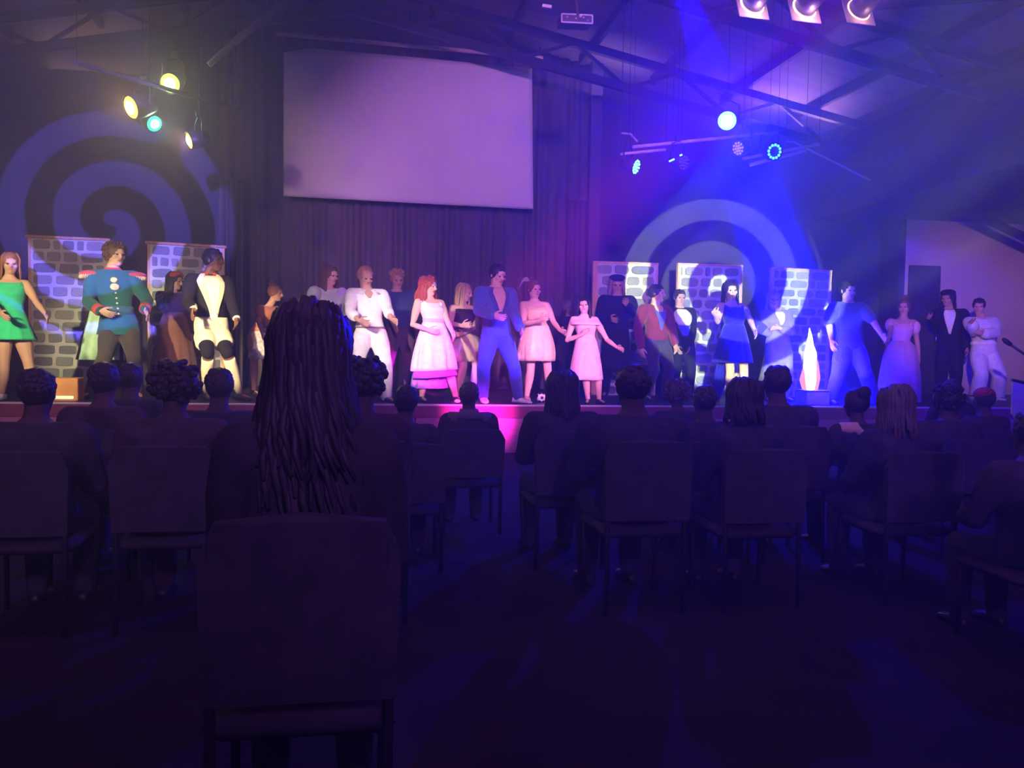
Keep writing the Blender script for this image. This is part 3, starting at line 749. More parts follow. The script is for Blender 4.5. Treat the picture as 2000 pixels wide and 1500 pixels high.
# ------------------------------------------------------------------ lamps
M_CAN = mat('lamp_black', (.015, .014, .02), .45)
def par_can(label, px, py, Y, r, tgt, lensmat, group, led=0, ledmat=None, pipe_up=.25, ell=1.0):
    """round stage lamp: can, rim, lens, yoke, clamp"""
    c = at(px, py, Y); d = (V(tgt)-c).normalized(); q = d.to_track_quat('Z', 'Y'); M = q.to_matrix().to_4x4(); M.translation = c
    root = empty('stage_lamp', c, label, 'lamp', group)
    def ring(rr, z, n=20): return [M @ V((rr*math.cos(2*PI*j/n), rr*math.sin(2*PI*j/n), z)) for j in range(n)]
    mb = MB(); mb.ring_loft([ring(r*.45, -r*2.6), ring(r*.85, -r*2.3), ring(r*1.08, -r*1.2), ring(r*1.12, 0), ring(r*1.02, .004), ring(r*1.0, -r*.25)]); child_at(mb, 'can', M_CAN, root)
    if led:
        mb = MB(); mb.ring_loft([ring(r*.98, -r*.1), ring(r*.98, -.02)]); child_at(mb, 'lens_plate', M_CAN, root)
        pts = [(0.78, 2*PI*j/led) for j in range(led)] + ([(0.4, 2*PI*j/6) for j in range(6)] + [(0, 0)] if led != 12 else [])
        bulb = None
        for rr, an in pts:
            p = M @ V((r*rr*math.cos(an), r*rr*math.sin(an), -.005))
            if bulb is None:
                mb = MB(); mb.ball(V((0, 0, 0)), r*.16, 8, 6); bulb = mb.build('led', ledmat, root); bulb.location = p-c
            else:
                o = bulb.copy(); COL.objects.link(o); o.location = p-c
    else:
        mb = MB(); mb.ring_loft([ring(r*.98, -r*.3), ring(r*.98, -r*.05), ring(r*.7, r*.06), ring(r*.3, r*.10)]); child_at(mb, 'lens', lensmat, root)
        mb = MB(); mb.ring_loft([ring(r*.62, r*.05), ring(r*.5, r*.16), ring(r*.2, r*.2)]); child_at(mb, 'bulb', glow('bulb_'+lensmat.name, tuple(.45+.55*x for x in lensmat.node_tree.nodes['Emission'].inputs[0].default_value[:3]), 12), root)
    ax = M.to_3x3() @ V((1, 0, 0)); hz = V((ax.x, ax.y, 0)).normalized() if V((ax.x, ax.y, 0)).length > .1 else V((1, 0, 0))
    cb = c-d*r*1.3; mb = MB(); mb.tube([cb+hz*r*1.2, cb+hz*r*1.25+V((0, 0, pipe_up*.7)), cb+V((0, 0, pipe_up)), cb-hz*r*1.25+V((0, 0, pipe_up*.7)), cb-hz*r*1.2], .010, 6); child_at(mb, 'yoke', M_CAN, root)
    mb = MB(); mb.box((cb.x-.03, cb.y-.03, cb.z+pipe_up-.02), (cb.x+.03, cb.y+.03, cb.z+pipe_up+.06), .008); child_at(mb, 'clamp', M_CAN, root)
    mb = MB(); mb.tube([cb+V((0, 0, pipe_up+.05)), V((cb.x, cb.y, roof_z(cb.x)-.012))], .003, 5); child_at(mb, 'drop_rod', M_CAN, root)
    return root, c, d
def hang(o, *pts):
    for p in pts:
        mb = MB(); mb.tube([p, V((p.x, p.y, roof_z(p.x)-.012))], .0028, 5); mb.build('drop_rod', M_STEEL, o, org=o.location)
def lampspot(c, d, power, col, deg, root):
    l = bpy.data.lights.new('lamp_beam', 'SPOT'); l.energy = power; l.color = col; l.spot_size = math.radians(deg); l.spot_blend = .8; l.shadow_soft_size = .04
    o = bpy.data.objects.new('lamp_beam', l); COL.objects.link(o); aim(o, c+d*.09, c+d*2)
YR = YS-1.0
G1 = 'stage lamps at the upper left'
left = [((332, 163), .10, (-.15, -.9, -.45), (.75, 1.0, .12), 'lit yellow green stage lamp, topmost of the four at upper left', 55),
        ((255, 210), .115, (-.75, -.75, -.45), (1.0, .62, .12), 'lit amber stage lamp, leftmost and largest of the four at upper left', 55),
        ((302, 242), .085, (.85, -.6, -.5), (.02, 1.0, .42), 'lit green stage lamp, lower middle of the four at upper left', 40),
        ((369, 275), .085, (-1.0, -.55, -.4), (1.0, .55, .15), 'lit orange stage lamp, lowest of the four at upper left', 35)]
for i, ((px, py), r, d, colr, lb, pw) in enumerate(left):
    c = at(px, py, YR); root, c, d = par_can(lb, px, py, YR+(.45 if i == 2 else 0), r, c+V(d), glow('lens_left_%s' % 'abcd'[i], colr, 2.2), G1)
    lampspot(c, (d+V((.3, -.8, .1))).normalized(), pw*.85, tuple(.6*a+.4*b for a, b in zip(colr, (.9, .45, .5))), 140, root)
mb = MB(); mb.tube([at(140, 120, YR), at(470, 215, YR)], .024, 8); o = mb.build('lighting_pipe', M_STEEL, org=at(140, 120, YR)); tag(o, 'dark lighting pipe carrying the amber and green lamps at upper left', 'pipe'); hang(o, at(150, 123, YR), at(460, 212, YR))
mb = MB(); mb.tube([at(408, 127, YR-.4), at(505, 40, YR-.4), at(560, 5, YR-.4)], [.03, .05, .05], 8); o = mb.build('roof_strut', mat('strut_grey', (.10, .11, .09), .6), org=at(408, 127, YR-.4)); tag(o, 'pale slanting roof strut catching green light left of the screen', 'strut')
# right rig
YQ = YS-.8
G2 = 'blue rig lamps at the upper right'
c = at(1420, 236, YQ); root, c, d = par_can('brilliant blue white stage lamp shining straight at the audience, in the blue beam', 1420, 236, YQ, .11, V((.6, 2.0, 1.6)), glow('lens_blue', (.15, .65, 1.0), 5), G2)
lampspot(c, (d+V((0, 0, -.25))).normalized(), 2200, (0.004, 0.004, 1.0), 115, root)
LED = glow('led_cyan', (.12, .62, 1.0), 5); LEDR = glow('led_rose', (.7, .35, .8), 1.1); LEDD = mat('led_off', (.16, .14, .3), .3)
c = at(1243, 326, YQ); par_can('round lamp with a full cluster of cyan diodes, leftmost of the blue rig', 1243, 326, YQ, .09, c+V((.75, -.7, -.35)), None, G2, 11, LED)
c = at(1336, 318, YQ); par_can('unlit dark blue diode lamp, second from left on the blue rig', 1336, 318, YQ, .09, c+V((.45, -.9, -.3)), None, G2, 10, LEDD)
c = at(1441, 290, YQ); par_can('pinkish diode lamp seen from the side, below the brilliant blue lamp', 1441, 290, YQ, .085, c+V((-1.0, -.5, -.3)), None, G2, 10, LEDR)
c = at(1513, 296, YQ); par_can('round lamp with a ring of blue diodes, rightmost of the blue rig', 1513, 296, YQ, .10, c+V((.1, -1, -.25)), None, G2, 12, glow('led_blue', (.05, .4, 1.0), 6))
M_PIPE = mat('pipe_grey', (.42, .36, .42), .45)
for a, b, lb, rr in (((1212, 301), (1300, 292), 'short grey pipe above the cyan cluster lamp', .018), ((1236, 287), (1520, 258), 'long grey lighting pipe above the blue rig lamps', .02),
               ((1450, 310), (1600, 282), 'upper of two pink lit pipes by the blue ring lamp', .02), ((1465, 322), (1574, 293), 'lower of two pink lit pipes by the blue ring lamp', .024)):
    mb = MB(); mb.tube([at(*a, YQ+.12), at(*b, YQ+.12)], rr, 8); o = mb.build('lighting_pipe', M_PIPE, org=at(*a, YQ+.12)); tag(o, lb, 'pipe', 'lighting pipes at right'); hang(o, at(*a, YQ+.12), at(*b, YQ+.12))
for pts, lb in ((((1535, 276), (1552, 278), (1700, 352)), 'thin cable slanting down right from the blue ring lamp'), (((1214, 260), (1232, 262), (1245, 277)), 'short looped cable above the cyan cluster lamp')):
    mb = MB(); mb.tube([at(*p, YQ+.2) for p in pts], .012, 6); o = mb.build('cable', M_PIPE, org=at(*pts[0], YQ+.2)); tag(o, lb, 'cable'); hang(o, at(*pts[0], YQ+.2))
for px, py, lb in ((1312, 313, 'small slanted cyan indicator left of the unlit diode lamp'), (1330, 303, 'tiny cyan indicator above the unlit diode lamp')):
    mb = MB(); p = at(px, py, YQ-.1); mb.tube([p-V((.03, 0, .015)), p+V((.03, 0, .015))] if px == 1312 else [p-V((.013, 0, .006)), p+V((.013, 0, .006))], .011, 6); o = mb.build('indicator_light', glow('indicator', (.2, .7, 1), 3), org=p); tag(o, lb, 'light'); hang(o, p)
# framed front-of-house cans at the top edge, seen from behind
M_GEL = mat('gel_frame', (.75, .52, .55), .4, .1); M_WARM = glow('lamp_leak', (1.0, .70, .50), 6)
YG = 8.4
for px, py, lb in ((1468, 8, 'lit lamp with square pink gel frame, leftmost of three at the top edge'), (1570, 16, 'lit lamp with square pink gel frame, middle of three at the top edge'), (1676, 20, 'dimmer lamp with square pink gel frame, rightmost of three at the top edge')):
    c = at(px, py+1, YG); s_ = .17; root = empty('framed_lamp', c, lb, 'lamp', 'framed lamps at the top edge')
    d = V((-.08, .9, -.36)).normalized(); q = d.to_track_quat('Z', 'Y'); M = q.to_matrix().to_4x4(); M.translation = c
    rg = lambda rr, z, n=20: [M @ V((rr*math.cos(2*PI*j/n), rr*math.sin(2*PI*j/n), z)) for j in range(n)]
    mb = MB(); mb.ring_loft([rg(.05, -.34), rg(.10, -.30), rg(.115, -.12), rg(.115, -.03), rg(.10, -.03)], True); child_at(mb, 'can', mat('can_plum', (.09, .06, .10), .35), root)
    mb = MB(); mb.box((-s_, -s_, -.006), (s_, s_, .006), .003, M); child_at(mb, 'gel_frame', M_GEL, root, smooth=False)
    if px < 1650 or True:
        mb = MB(); rr = [rg(.120, -.022, 28), rg(.132, -.012, 28)]; k0, k1 = (0, 28)
        mb.ring_loft([[p for p in r_] for r_ in rr], False); child_at(mb, 'light_leak', M_WARM if px < 1650 else glow('lamp_leak_dim', (1, .55, .4), 2.4), root)
    l = bpy.data.lights.new('leak_glow', 'POINT'); l.energy = 3.0 if px < 1650 else .8; l.color = (1, .6, .5); l.shadow_soft_size = .03
    lo = bpy.data.objects.new('leak_glow', l); COL.objects.link(lo); lo.location = M @ V((0, -.16, -.11))
    mb = MB(); mb.tube([M @ V((.13, 0, -.15)), M @ V((.14, .2, -.2)), M @ V((0, .3, -.2)), M @ V((-.14, .2, -.2)), M @ V((-.13, 0, -.15))], .012, 6); child_at(mb, 'yoke', M_CAN, root)

# ------------------------------------------------------------------ small stage props
fb = at(1590, 780, YS+.45)
M_CRATE = mat('purple_crate', (.30, .26, .62), .7)
c0, c1 = at(1566, 763, YS+.45), at(1612, 763, YS+.45)
crate = empty('uplight_box', (fb.x, YS+.45, ZS), 'small violet box under the uplight glow shape', 'box')
mb = MB(); mb.box((c0.x, YS+.32, ZS+.001), (c1.x, YS+.62, c0.z), .012); child_at(mb, 'case', M_CRATE, crate, smooth=False)
mb = MB(); mb.box((c0.x-.012, YS+.308, c0.z), (c1.x+.012, YS+.632, c0.z+.012), .004); child_at(mb, 'lid', M_CRATE, crate, smooth=False)
fl = empty('uplight_glow', V(((c0.x*.62+c1.x*.38), YS+.46, c0.z+.012)), 'uplight glow drawn as a white and amber flame shape above the violet box', 'light glow')  # an uplight's glow on the flat, put into a self-lit flame shape
M_UPLIGHT = glow('uplight_glow_core', (1.0, .80, .58), 9); M_UPLIGHT2 = glow('uplight_glow_edge', (1.0, .34, .16), 1.3)
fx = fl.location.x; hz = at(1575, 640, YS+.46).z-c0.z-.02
mb = MB(); mb.tube([V((fx+a, YS+.46, c0.z+.015+hz*b)) for a, b in ((.02, 0), (0, .12), (-.015, .35), (-.02, .6), (-.03, .72), (-.03, .86), (-.045, 1.0))], [.06, .088, .094, .082, .05, .028, .004], 16); child_at(mb, 'uplight_glow_core', M_UPLIGHT, fl)
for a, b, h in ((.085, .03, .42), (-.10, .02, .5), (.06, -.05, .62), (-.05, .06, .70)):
    mb = MB(); mb.tube([V((fx+a*.8, YS+.46+b, c0.z+.015)), V((fx+a*1.1, YS+.46+b, c0.z+hz*h*.35)), V((fx+a*.85, YS+.46+b, c0.z+hz*h*.7)), V((fx+a*.4, YS+.46+b, c0.z+hz*h))], [.03, .045, .03, .003], 10); child_at(mb, 'uplight_glow_tongue', M_UPLIGHT2, fl)
l = bpy.data.lights.new('uplight_fill', 'POINT'); l.energy = 6; l.color = (1, .5, .22); l.shadow_soft_size = .1  # added point light spreading warmth around the glow shape
lo = bpy.data.objects.new('uplight_fill', l); COL.objects.link(lo); lo.location = (fx, YS+.15, c0.z+.35)
# footlight box at left
p0, p1 = at(105, 738, YS+.35), at(152, 738, YS+.35)
foot = empty('footlight_box', (p0.x, YS+.35, ZS), 'orange brown footlight box with bright strip at the left stage edge', 'box')
mb = MB(); mb.box((p0.x, YS+.35, ZS+.001), (p1.x, YS+.6, p0.z), .01); child_at(mb, 'case', mat('orange_ply', (.60, .26, .09), .6), foot, smooth=False)
mb = MB(); mb.box((p0.x-.01, YS+.315, ZS+.03), (p0.x+.22, YS+.349, ZS+.065), .006); child_at(mb, 'light_strip', glow('strip_warm', (1.0, .85, .45), 1.6), foot, smooth=False)
# small ball and floor mic
bp = at(1057, 761, YS+.7); rb = .066
M_BALL = mat('ball_white', (.7, .68, .72), .5)
ball = empty('ball', (bp.x, YS+.7, ZS), 'small black and white patched ball on the stage between the gold dress and pink dress', 'ball')
mb = MB(); mb.ball((bp.x, YS+.7, ZS+rb), rb, 16, 10); child_at(mb, 'shell', M_BALL, ball)
for a, e in ((0, 0), (1.2, .3), (-1.2, .3), (.6, 1.0), (-.6, 1.0), (.6, -.9), (-.6, -.9), (2.4, -.2), (-2.4, -.2)):
    d = V((math.sin(a)*math.cos(e), -math.cos(a)*math.cos(e), math.sin(e))); q = d.to_track_quat('Z', 'Y').to_matrix()
    mb = MB(); cc = V((bp.x, YS+.7, ZS+rb)); mb.ring_loft([[cc+d*rb*(.97+dz)+q @ V((rr*math.cos(2*PI*j/5), rr*math.sin(2*PI*j/5), 0)) for j in range(5)] for rr, dz in ((.024, -.02), (.024, .02), (.012, .035))]); child_at(mb, 'patch', M_STEEL, ball, smooth=False)
mp = at(893, 789, YS+.08)
mic = empty('floor_microphone', (mp.x, YS+.08, ZS+.014), 'small white topped floor microphone on the stage edge', 'microphone')
mb = MB(); mb.box((mp.x-.07, YS+.05, ZS+.0145), (mp.x+.03, YS+.12, ZS+.04), .01); child_at(mb, 'base', M_CAN, mic, smooth=False)
mb = MB(); mb.ell(V((mp.x, YS+.07, ZS+.05)), V((.038, 0, 0)), V((0, .03, 0)), V((0, 0, .024))); child_at(mb, 'capsule', mat('mic_white', (.9, .85, .9), .4), mic)
# microphone boom and music stand at the right edge
yb = YS-1.2
bm_ = empty('microphone_boom', at(2010, 700, yb), 'black microphone boom reaching in from the right edge beside the white robe', 'microphone stand')
mb = MB(); mb.tube([at(1972, 672, yb), at(2030, 712, yb)], .016, 8); child_at(mb, 'boom_arm', M_CAN, bm_)
mb = MB(); mb.tube([at(1959, 662, yb), at(1964, 666, yb), at(1974, 673, yb)], [.02, .032, .026], 10); child_at(mb, 'microphone_head', M_CAN, bm_)
bs = at(2030, 712, yb); mb = MB(); mb.tube([V((bs.x, yb, 0.02)), bs], .014, 8); child_at(mb, 'stand_pole', M_CAN, bm_)
for k in range(3):
    a = k*2.09; mb = MB(); mb.tube([V((bs.x, yb, .12)), V((bs.x+.3*math.cos(a), yb+.3*math.sin(a), .012))], .01, 6); child_at(mb, 'leg', M_CAN, bm_)
ys_ = YS-1.6
ms = empty('music_stand', at(1988, 790, ys_), 'black music stand holding a pale green sheet at the right edge', 'music stand')
q = [at(*p, ys_) for p in ((1979, 744), (2012, 752), (2004, 800), (1990, 824), (1976, 808))]
mb = MB(); mb.ring_loft([[p for p in q], [p+V((0, .02, 0)) for p in q]]); child_at(mb, 'sheet', mat('sheet_pale', (.62, .72, .55), .8), ms, smooth=False)
mb = MB(); mb.bar(at(1976, 742, ys_), at(2020, 752, ys_), .03, .03); child_at(mb, 'ledge', M_CAN, ms, smooth=False)
b0 = at(2004, 800, ys_); mb = MB(); mb.tube([V((b0.x, ys_+.03, .0)), V((b0.x, ys_+.03, b0.z))], .014, 8); child_at(mb, 'pole', M_CAN, ms)

# ------------------------------------------------------------------ the cast
def zp(py, Y, px=1000): return at(px, py, Y).z
def wp(n, Y, px=1000): return (at(px+n, 600, Y)-at(px, 600, Y)).length*.97
rnd = random.Random(11)
C_BLACK = cloth('cloth_black', (.009, .008, .010), sheen=0.0); C_WHITE = cloth('cloth_white', (.80, .78, .76)); C_CREAM = cloth('cloth_cream', (.80, .74, .52))
S_BLACK = mat('shoe_black', (.02, .02, .02), .35); S_WHITE = mat('shoe_white', (.75, .72, .74), .5)
def vpanel(lo, hi): return (lambda u: lo*(u**1.1)), (lambda u: hi*(u**1.1))

# 1 green dress
Y = YS+.45
r, f = dancer('woman in a bright green sleeveless dress, arms out, leftmost on stage', 21, 494, .45, True, 12, 20, aL=((-14, 590), (2, 612), (10, 620)), aR=((72, 592), (88, 612), (95, 626)),
              hip=(24, 640), fL=(3, 772), fR=(74, 772), kL=(8, 725), kR=(58, 720), skin='light')
build_body(f, r, SKIN['tan']); hair(f, r, 'long', HAIR['auburn'], rnd, 1.0)
skirt(f, r, cloth('cloth_green', (.03, .50, .22)), .62, zp(680, Y), wp(40, Y), bodice=.80, rip=.05, name='dress', strap=True, flare=.9); shoes(f, r, S_WHITE)
# 2 prince jacket
Y = YS+.9
r, f = dancer('man in a teal prince jacket with red gold epaulettes and a dark cape', 224, 474, .9, False, 8, 42, 4, head=(226, 497), aL=((172, 590), (194, 606), (222, 618)), aR=((288, 588), (283, 604), (290, 618)),
              hip=(234, 640), fL=(176, 775), fR=(270, 775), kL=(204, 700), kR=(262, 700), lean=.96)
C_TEAL = cloth('cloth_teal', (.02, .12, .125)); C_RED = cloth('cloth_red', (.55, .06, .05)); C_GOLD = mat('gold_braid', (.85, .62, .18), .4, .2, 30, .3)
build_body(f, r, SKIN['light']); hair(f, r, 'curly', HAIR['brown'], rnd); jk = top(f, r, C_TEAL, 'jacket', .94, .49, .022, .84, peplum=.035); trousers(f, r, cloth('cloth_soot', (.07, .06, .055)), .016); shoes(f, r, S_BLACK, boot=.5)
for k, sg in (('L', -1), ('R', 1)):
    S = f.sh[k]; q = MB(); q.ell(S+V((0, 0, .035))+f.A*sg*.02, f.A*.15, f.Fv*.10, V((0, 0, .045)), 14, 8); e = q.build('epaulette', C_RED, r, org=r.location)
    q = MB()
    for j in range(16):
        a = PI*(j/15-.5); p = S+f.A*sg*(.02+.125*math.cos(a))+f.Fv*.085*math.sin(a)+V((0, 0, .03)); q.tube([p, p+f.A*sg*.015-V((0, 0, .03)), p+f.A*sg*.018-V((0, 0, .06))], .009, 5)
    q.build('fringe', C_GOLD, e, org=r.location)
    W, D = f.wr[k], (f.wr[k]-f.el[k]).normalized(); q = MB(); q.tube([W-D*.085, W-D*.03, W+D*.004], [.064, .070, .072], 14); q.build('cuff', C_RED, jk, org=r.location)
mb_part(r, 'collar', C_RED, lambda q: q.ring_loft([f.ring_at(.825, .012, 20), f.ring_at(.85, .012, 20)]), jk)
for fr, sz in ((.775, .045), (.735, .055)):
    c = f.surf(fr, .06, .04); mb_part(r, 'medal', C_GOLD, lambda q: q.ell(c, f.A*sz, f.Fv*.02, V((0, 0, sz*.8))), jk)
for i in range(6):
    c = f.surf(.70-.03*i, .08, .03); mb_part(r, 'button', C_WHITE, lambda q: q.ell(c, f.A*.014, f.Fv*.008, V((0, 0, .012)), 8, 6), jk)
mb_part(r, 'sash', cloth('cloth_blue_sash', (.05, .14, .34)), lambda q: q.ring_loft([f.ring_at(.575, .030, 22), f.ring_at(.60, .030, 22), f.ring_at(.625, .030, 22)]), jk)
def cape(q, inset=0.0, x0=-.19, x1=.20):
    rows = []
    for i in range(13):
        u = i/12; rows.append([f.spine(.80)-f.Fv*(.12-inset+.10*u)+f.A*((x0+(x1-x0)*j/20)*(1+.9*u)-.10*u)+f.Fv*.025*math.sin(j*1.5)*u-V((0, 0, 1.05*u)) for j in range(21)])
    q.grid(rows)
cp = mb_part(r, 'cape', C_BLACK, lambda q: cape(q), solid=.01); mb_part(r, 'cape_lining', cloth('cloth_mint', (.42, .66, .42)), lambda q: cape(q, .012, -.18, .18), cp, solid=.006)
# 3 woman in red headdress
Y = YS+2.1
r, f = dancer('woman in red headdress, brown skirt and bright blue glove, behind the prince jacket', 343, 532, 2.1, True, 25, 60, hip=(342, 625), aL=((322, 605), (311, 590), (309, 578)), skin='tan')
build_body(f, r, SKIN['tan']); hair(f, r, 'long', HAIR['dark'], rnd, .7); top(f, r, cloth('cloth_wine_dark', (.06, .02, .04)), 'blouse', 1.0, .52, .012)
skirt(f, r, cloth('cloth_brown_red', (.30, .12, .09)), .60, ZS+.12, wp(46, Y), name='skirt', rip=.06, flare=.7); shoes(f, r, S_BLACK)
mb_part(r, 'headdress', C_RED, lambda q: [q.ball(f.hp(.75*math.sin(a), .95-.25*abs(math.sin(a)), .35*math.cos(a)), .30*f.hh, 10, 6) for a in [-1.5+.375*i for i in range(9)]])
C_BLU = cloth('cloth_bright_blue', (.03, .22, .70)); W, D = f.wr['L'], f.hd['L']
mb_part(r, 'glove', C_BLU, lambda q: [q.tube([W-D*.10, W-D*.02, W+D*.06], [.045, .04, .05], 10)]+[q.tube([W+D*.05, W+D*.13+f.A*.018*(i-1.5)], [.017, .012], 7) for i in range(4)]+[q.tube([W+D*.02, W+D*.06+f.A*.05], [.018, .012], 7)])
# 4 tailcoat
Y = YS+.8
r, f = dancer('man in a black tailcoat with white lapels and cream puffed breeches', 416, 486, .8, False, 30, 62, 2, skin='dark', head=(418, 508), neck=(408, 536), hip=(414, 648), aL=((366, 590), (378, 604), (374, 618)), aR=((452, 590), (462, 622), (462, 640)),
              fL=(404, 775), fR=(468, 770), kL=(406, 690), kR=(444, 690), lean=.97)
build_body(f, r, SKIN['dark']); hair(f, r, 'short', HAIR['dark'], rnd); ct = top(f, r, C_BLACK, 'tailcoat', .92, .52, .02, .835)
patch(f, r, C_WHITE, 'shirt_front', .55, .825, lambda u: -.25-.45*u, lambda u: .05+.38*u, .028, parent=ct)
patch(f, r, C_CREAM, 'lapel', .60, .835, lambda u: -.30-.75*u, lambda u: -.18-.35*u, .036, parent=ct); patch(f, r, C_CREAM, 'lapel', .60, .835, lambda u: .0+.3*u, lambda u: .12+.62*u, .036, parent=ct)
mb_part(r, 'bow_tie', C_RED, lambda q: [q.ell(f.surf(.835, sg*.35-.1, .025), f.A*.03, f.Fv*.015, V((0, 0, .02)), 8, 6) for sg in (-1, 1)])
trousers(f, r, C_BLACK, .008, .5, 'knee_band')
br = MB(); f.torso(br, .47, .585, .035, 20)
for k in 'LR':
    a, b = f.hj[k], f.hj[k].lerp(f.kn[k], .66); br.tube([a, a.lerp(b, .35), a.lerp(b, .8), b], [.115, .135, .128, .085], 14); br.ball(a, .115)
br.build('breeches', C_CREAM, r, org=r.location, remesh=.012, sm=3, dec=.35)
for k in 'LR':
    q = MB(); q.tube([f.kn[k].lerp(f.an[k], .12), f.kn[k].lerp(f.an[k], .2), f.kn[k].lerp(f.an[k], .4), f.kn[k].lerp(f.an[k], .7), f.an[k]], [.073, .076, .078, .062, .048], 14); q.build('stocking', C_CREAM, r, org=r.location)
    W, D = f.wr[k], f.hd[k]; q = MB(); q.tube([W-D*.07, W-D*.02, W+D*.01], [.036, .045, .05], 12); q.build('cuff', C_WHITE if k == 'R' else C_CREAM, ct, org=r.location)
shoes(f, r, S_BLACK)
# 5 floral skirt at the back
Y = YS+1.9
r, f = dancer('woman in rust top and pale print skirt, left of the big dark head', 540, 551, 1.9, True, 40, 65, head=(539, 572), neck=(525, 598), hip=(505, 655), aL=((506, 628), (512, 650)), fL=(496, 765), skin='tan')
build_body(f, r, SKIN['tan']); hair(f, r, 'updo', HAIR['auburn'], rnd); top(f, r, cloth('cloth_rust', (.36, .12, .06)), 'blouse', .3, .54, .012)
skirt(f, r, mat('print_pale', (.50, .46, .50), .85, .45, 22), .58, zp(708, Y), wp(24, Y), name='skirt', rip=.05); shoes(f, r, S_BLACK)
# 6 long hair, mint sleeves
Y = YS+1.3
r, f = dancer('long haired woman in puffed sleeve white blouse, behind the big dark head', 643, 515, 1.3, True, 20, 45, head=(645, 538), neck=(640, 562), aL=((612, 590), (622, 618)), aR=((676, 596), (672, 622)), skin='light')
build_body(f, r, SKIN['light']); hair(f, r, 'long', HAIR['brown'], rnd, 1.1); b_ = top(f, r, cloth('cloth_mint_white', (.66, .80, .66)), 'blouse', .9, .52, .014, .80)
for k in 'LR': mb_part(r, 'puff_sleeve', MATS['cloth_mint_white'] if k == 'L' else cloth('cloth_lilac', (.55, .48, .78)), lambda q: (q.ell(f.sh[k].lerp(f.el[k], .3), V((.10, 0, 0)), V((0, .10, 0)), V((0, 0, .13)), 14, 10)), b_)  # right sleeve's lilac is violet light put into the cloth colour
skirt(f, r, C_WHITE, .60, zp(725, Y), wp(36, Y), name='skirt'); shoes(f, r, S_BLACK)
# 7 white suit man
Y = YS+.6
r, f = dancer('sandy haired man in white shirt and white trousers, looking down', 714, 517, .6, False, 12, 25, 18, head=(714, 541), neck=(716, 566), hip=(724, 650), aL=((684, 610), (702, 626), (716, 632)), aR=((757, 606), (764, 622), (778, 630)),
              fL=(690, 776), fR=(754, 776), kL=(697, 708), kR=(752, 708), lean=.98)
build_body(f, r, SKIN['tan']); hair(f, r, 'short', HAIR['sandy'], rnd); t_ = top(f, r, C_WHITE, 'shirt', .72, .51, .022, .835); trousers(f, r, C_WHITE, .024, wide=.01); shoes(f, r, S_BLACK)
for sg in (-1, 1): mb_part(r, 'collar', C_WHITE, lambda q: q.ring_loft([[f.surf(a, sg*(p), i) for a, p, i in ((.832, .15, .03), (.835, 1.2, .03), (.80, .75, .032), (.79, .3, .03))], [f.surf(a, sg*(p), i) for a, p, i in ((.832, .15, .04), (.835, 1.2, .04), (.80, .75, .042), (.79, .3, .04))]]), t_)
patch(f, r, SKIN['tan'], 'open_neck', .77, .83, lambda u: -.05-.25*u, lambda u: .05+.25*u, .026, parent=t_)
mb_part(r, 'belt', mat('belt_tan', (.35, .22, .18), .5), lambda q: q.ring_loft([f.ring_at(.535, .03, 20), f.ring_at(.55, .03, 20)]))
# 8 navy at the back
Y = YS+2.0
r, f = dancer('spiky haired person in a navy shirt at the back, between white shirt and white dress', 776, 528, 2.0, False, 5, 10, 12, hip=(780, 640), aL=((760, 610), (768, 632)), skin='tan', lean=.98)
build_body(f, r, SKIN['tan']); hair(f, r, 'spiky', HAIR['sandy'], rnd); top(f, r, cloth('cloth_navy', (.04, .05, .16)), 'shirt', .5, .50, .016); trousers(f, r, cloth('cloth_plum_dark', (.12, .05, .10)), .015); shoes(f, r, S_BLACK)
# 9 white dress red curls
Y = YS+.6
r, f = dancer('red curly haired woman in a white swing dress with a violet underskirt', 836, 535, .6, True, 25, 48, 6, head=(838, 559), neck=(838, 584), hip=(850, 650), aL=((806, 634), (836, 644), (858, 650)), aR=((874, 628), (884, 650), (888, 660)),
              fL=(824, 777), fR=(890, 777), kL=(828, 728), kR=(878, 728), lean=.97)
build_body(f, r, SKIN['light']); hair(f, r, 'bigcurl', HAIR['red'], rnd, .8); hair(f, r, 'curly', HAIR['red'], rnd)
d_ = skirt(f, r, C_WHITE, .62, zp(724, Y), wp(47, Y), bodice=.795, strap=True, shift=f.A*.03, rip=.07, nr=8, name='dress', slope=.02, flare=.75, puff=.08)
skirt(f, r, cloth('cloth_violet', (.20, .10, .72)), .60, zp(736, Y), wp(46, Y), shift=f.A*.03, rip=.04, nr=8, name='underskirt', slope=.03, flare=1.25, infl=.004)
skirt(f, r, cloth('tulle_lilac', (.34, .22, .46)), .58, zp(760, Y), wp(36, Y), shift=f.A*.0-f.Fv*.1, rip=.09, nr=12, name='tulle', flare=.85); shoes(f, r, S_BLACK)
mb_part(r, 'sash', cloth('cloth_lilac', (.55, .48, .78)), lambda q: q.ring_loft([f.ring_at(.60, .022, 22), f.ring_at(.64, .022, 22)]), d_)
# 10 blond
Y = YS+1.5
r, f = dancer('blond woman in a black top and tan tulle skirt, behind the white swing dress', 908, 549, 1.5, True, 30, 55, 12, head=(908, 571), neck=(902, 595), hip=(908, 660), aL=((880, 632), (902, 636), (918, 634)), aR=((925, 640), (905, 652), (892, 654)),
              fL=(894, 770), fR=(922, 770), skin='light', lean=.97)
build_body(f, r, SKIN['light']); hair(f, r, 'straight', HAIR['blond'], rnd, .9); top(f, r, C_BLACK, 'top', 0, .55, .014, .79)
skirt(f, r, cloth('tulle_tan', (.52, .40, .24)), .60, zp(707, Y), wp(35, Y), name='skirt', rip=.09, nr=13, flare=.6, puff=.12, shift=f.A*.06); shoes(f, r, S_BLACK)
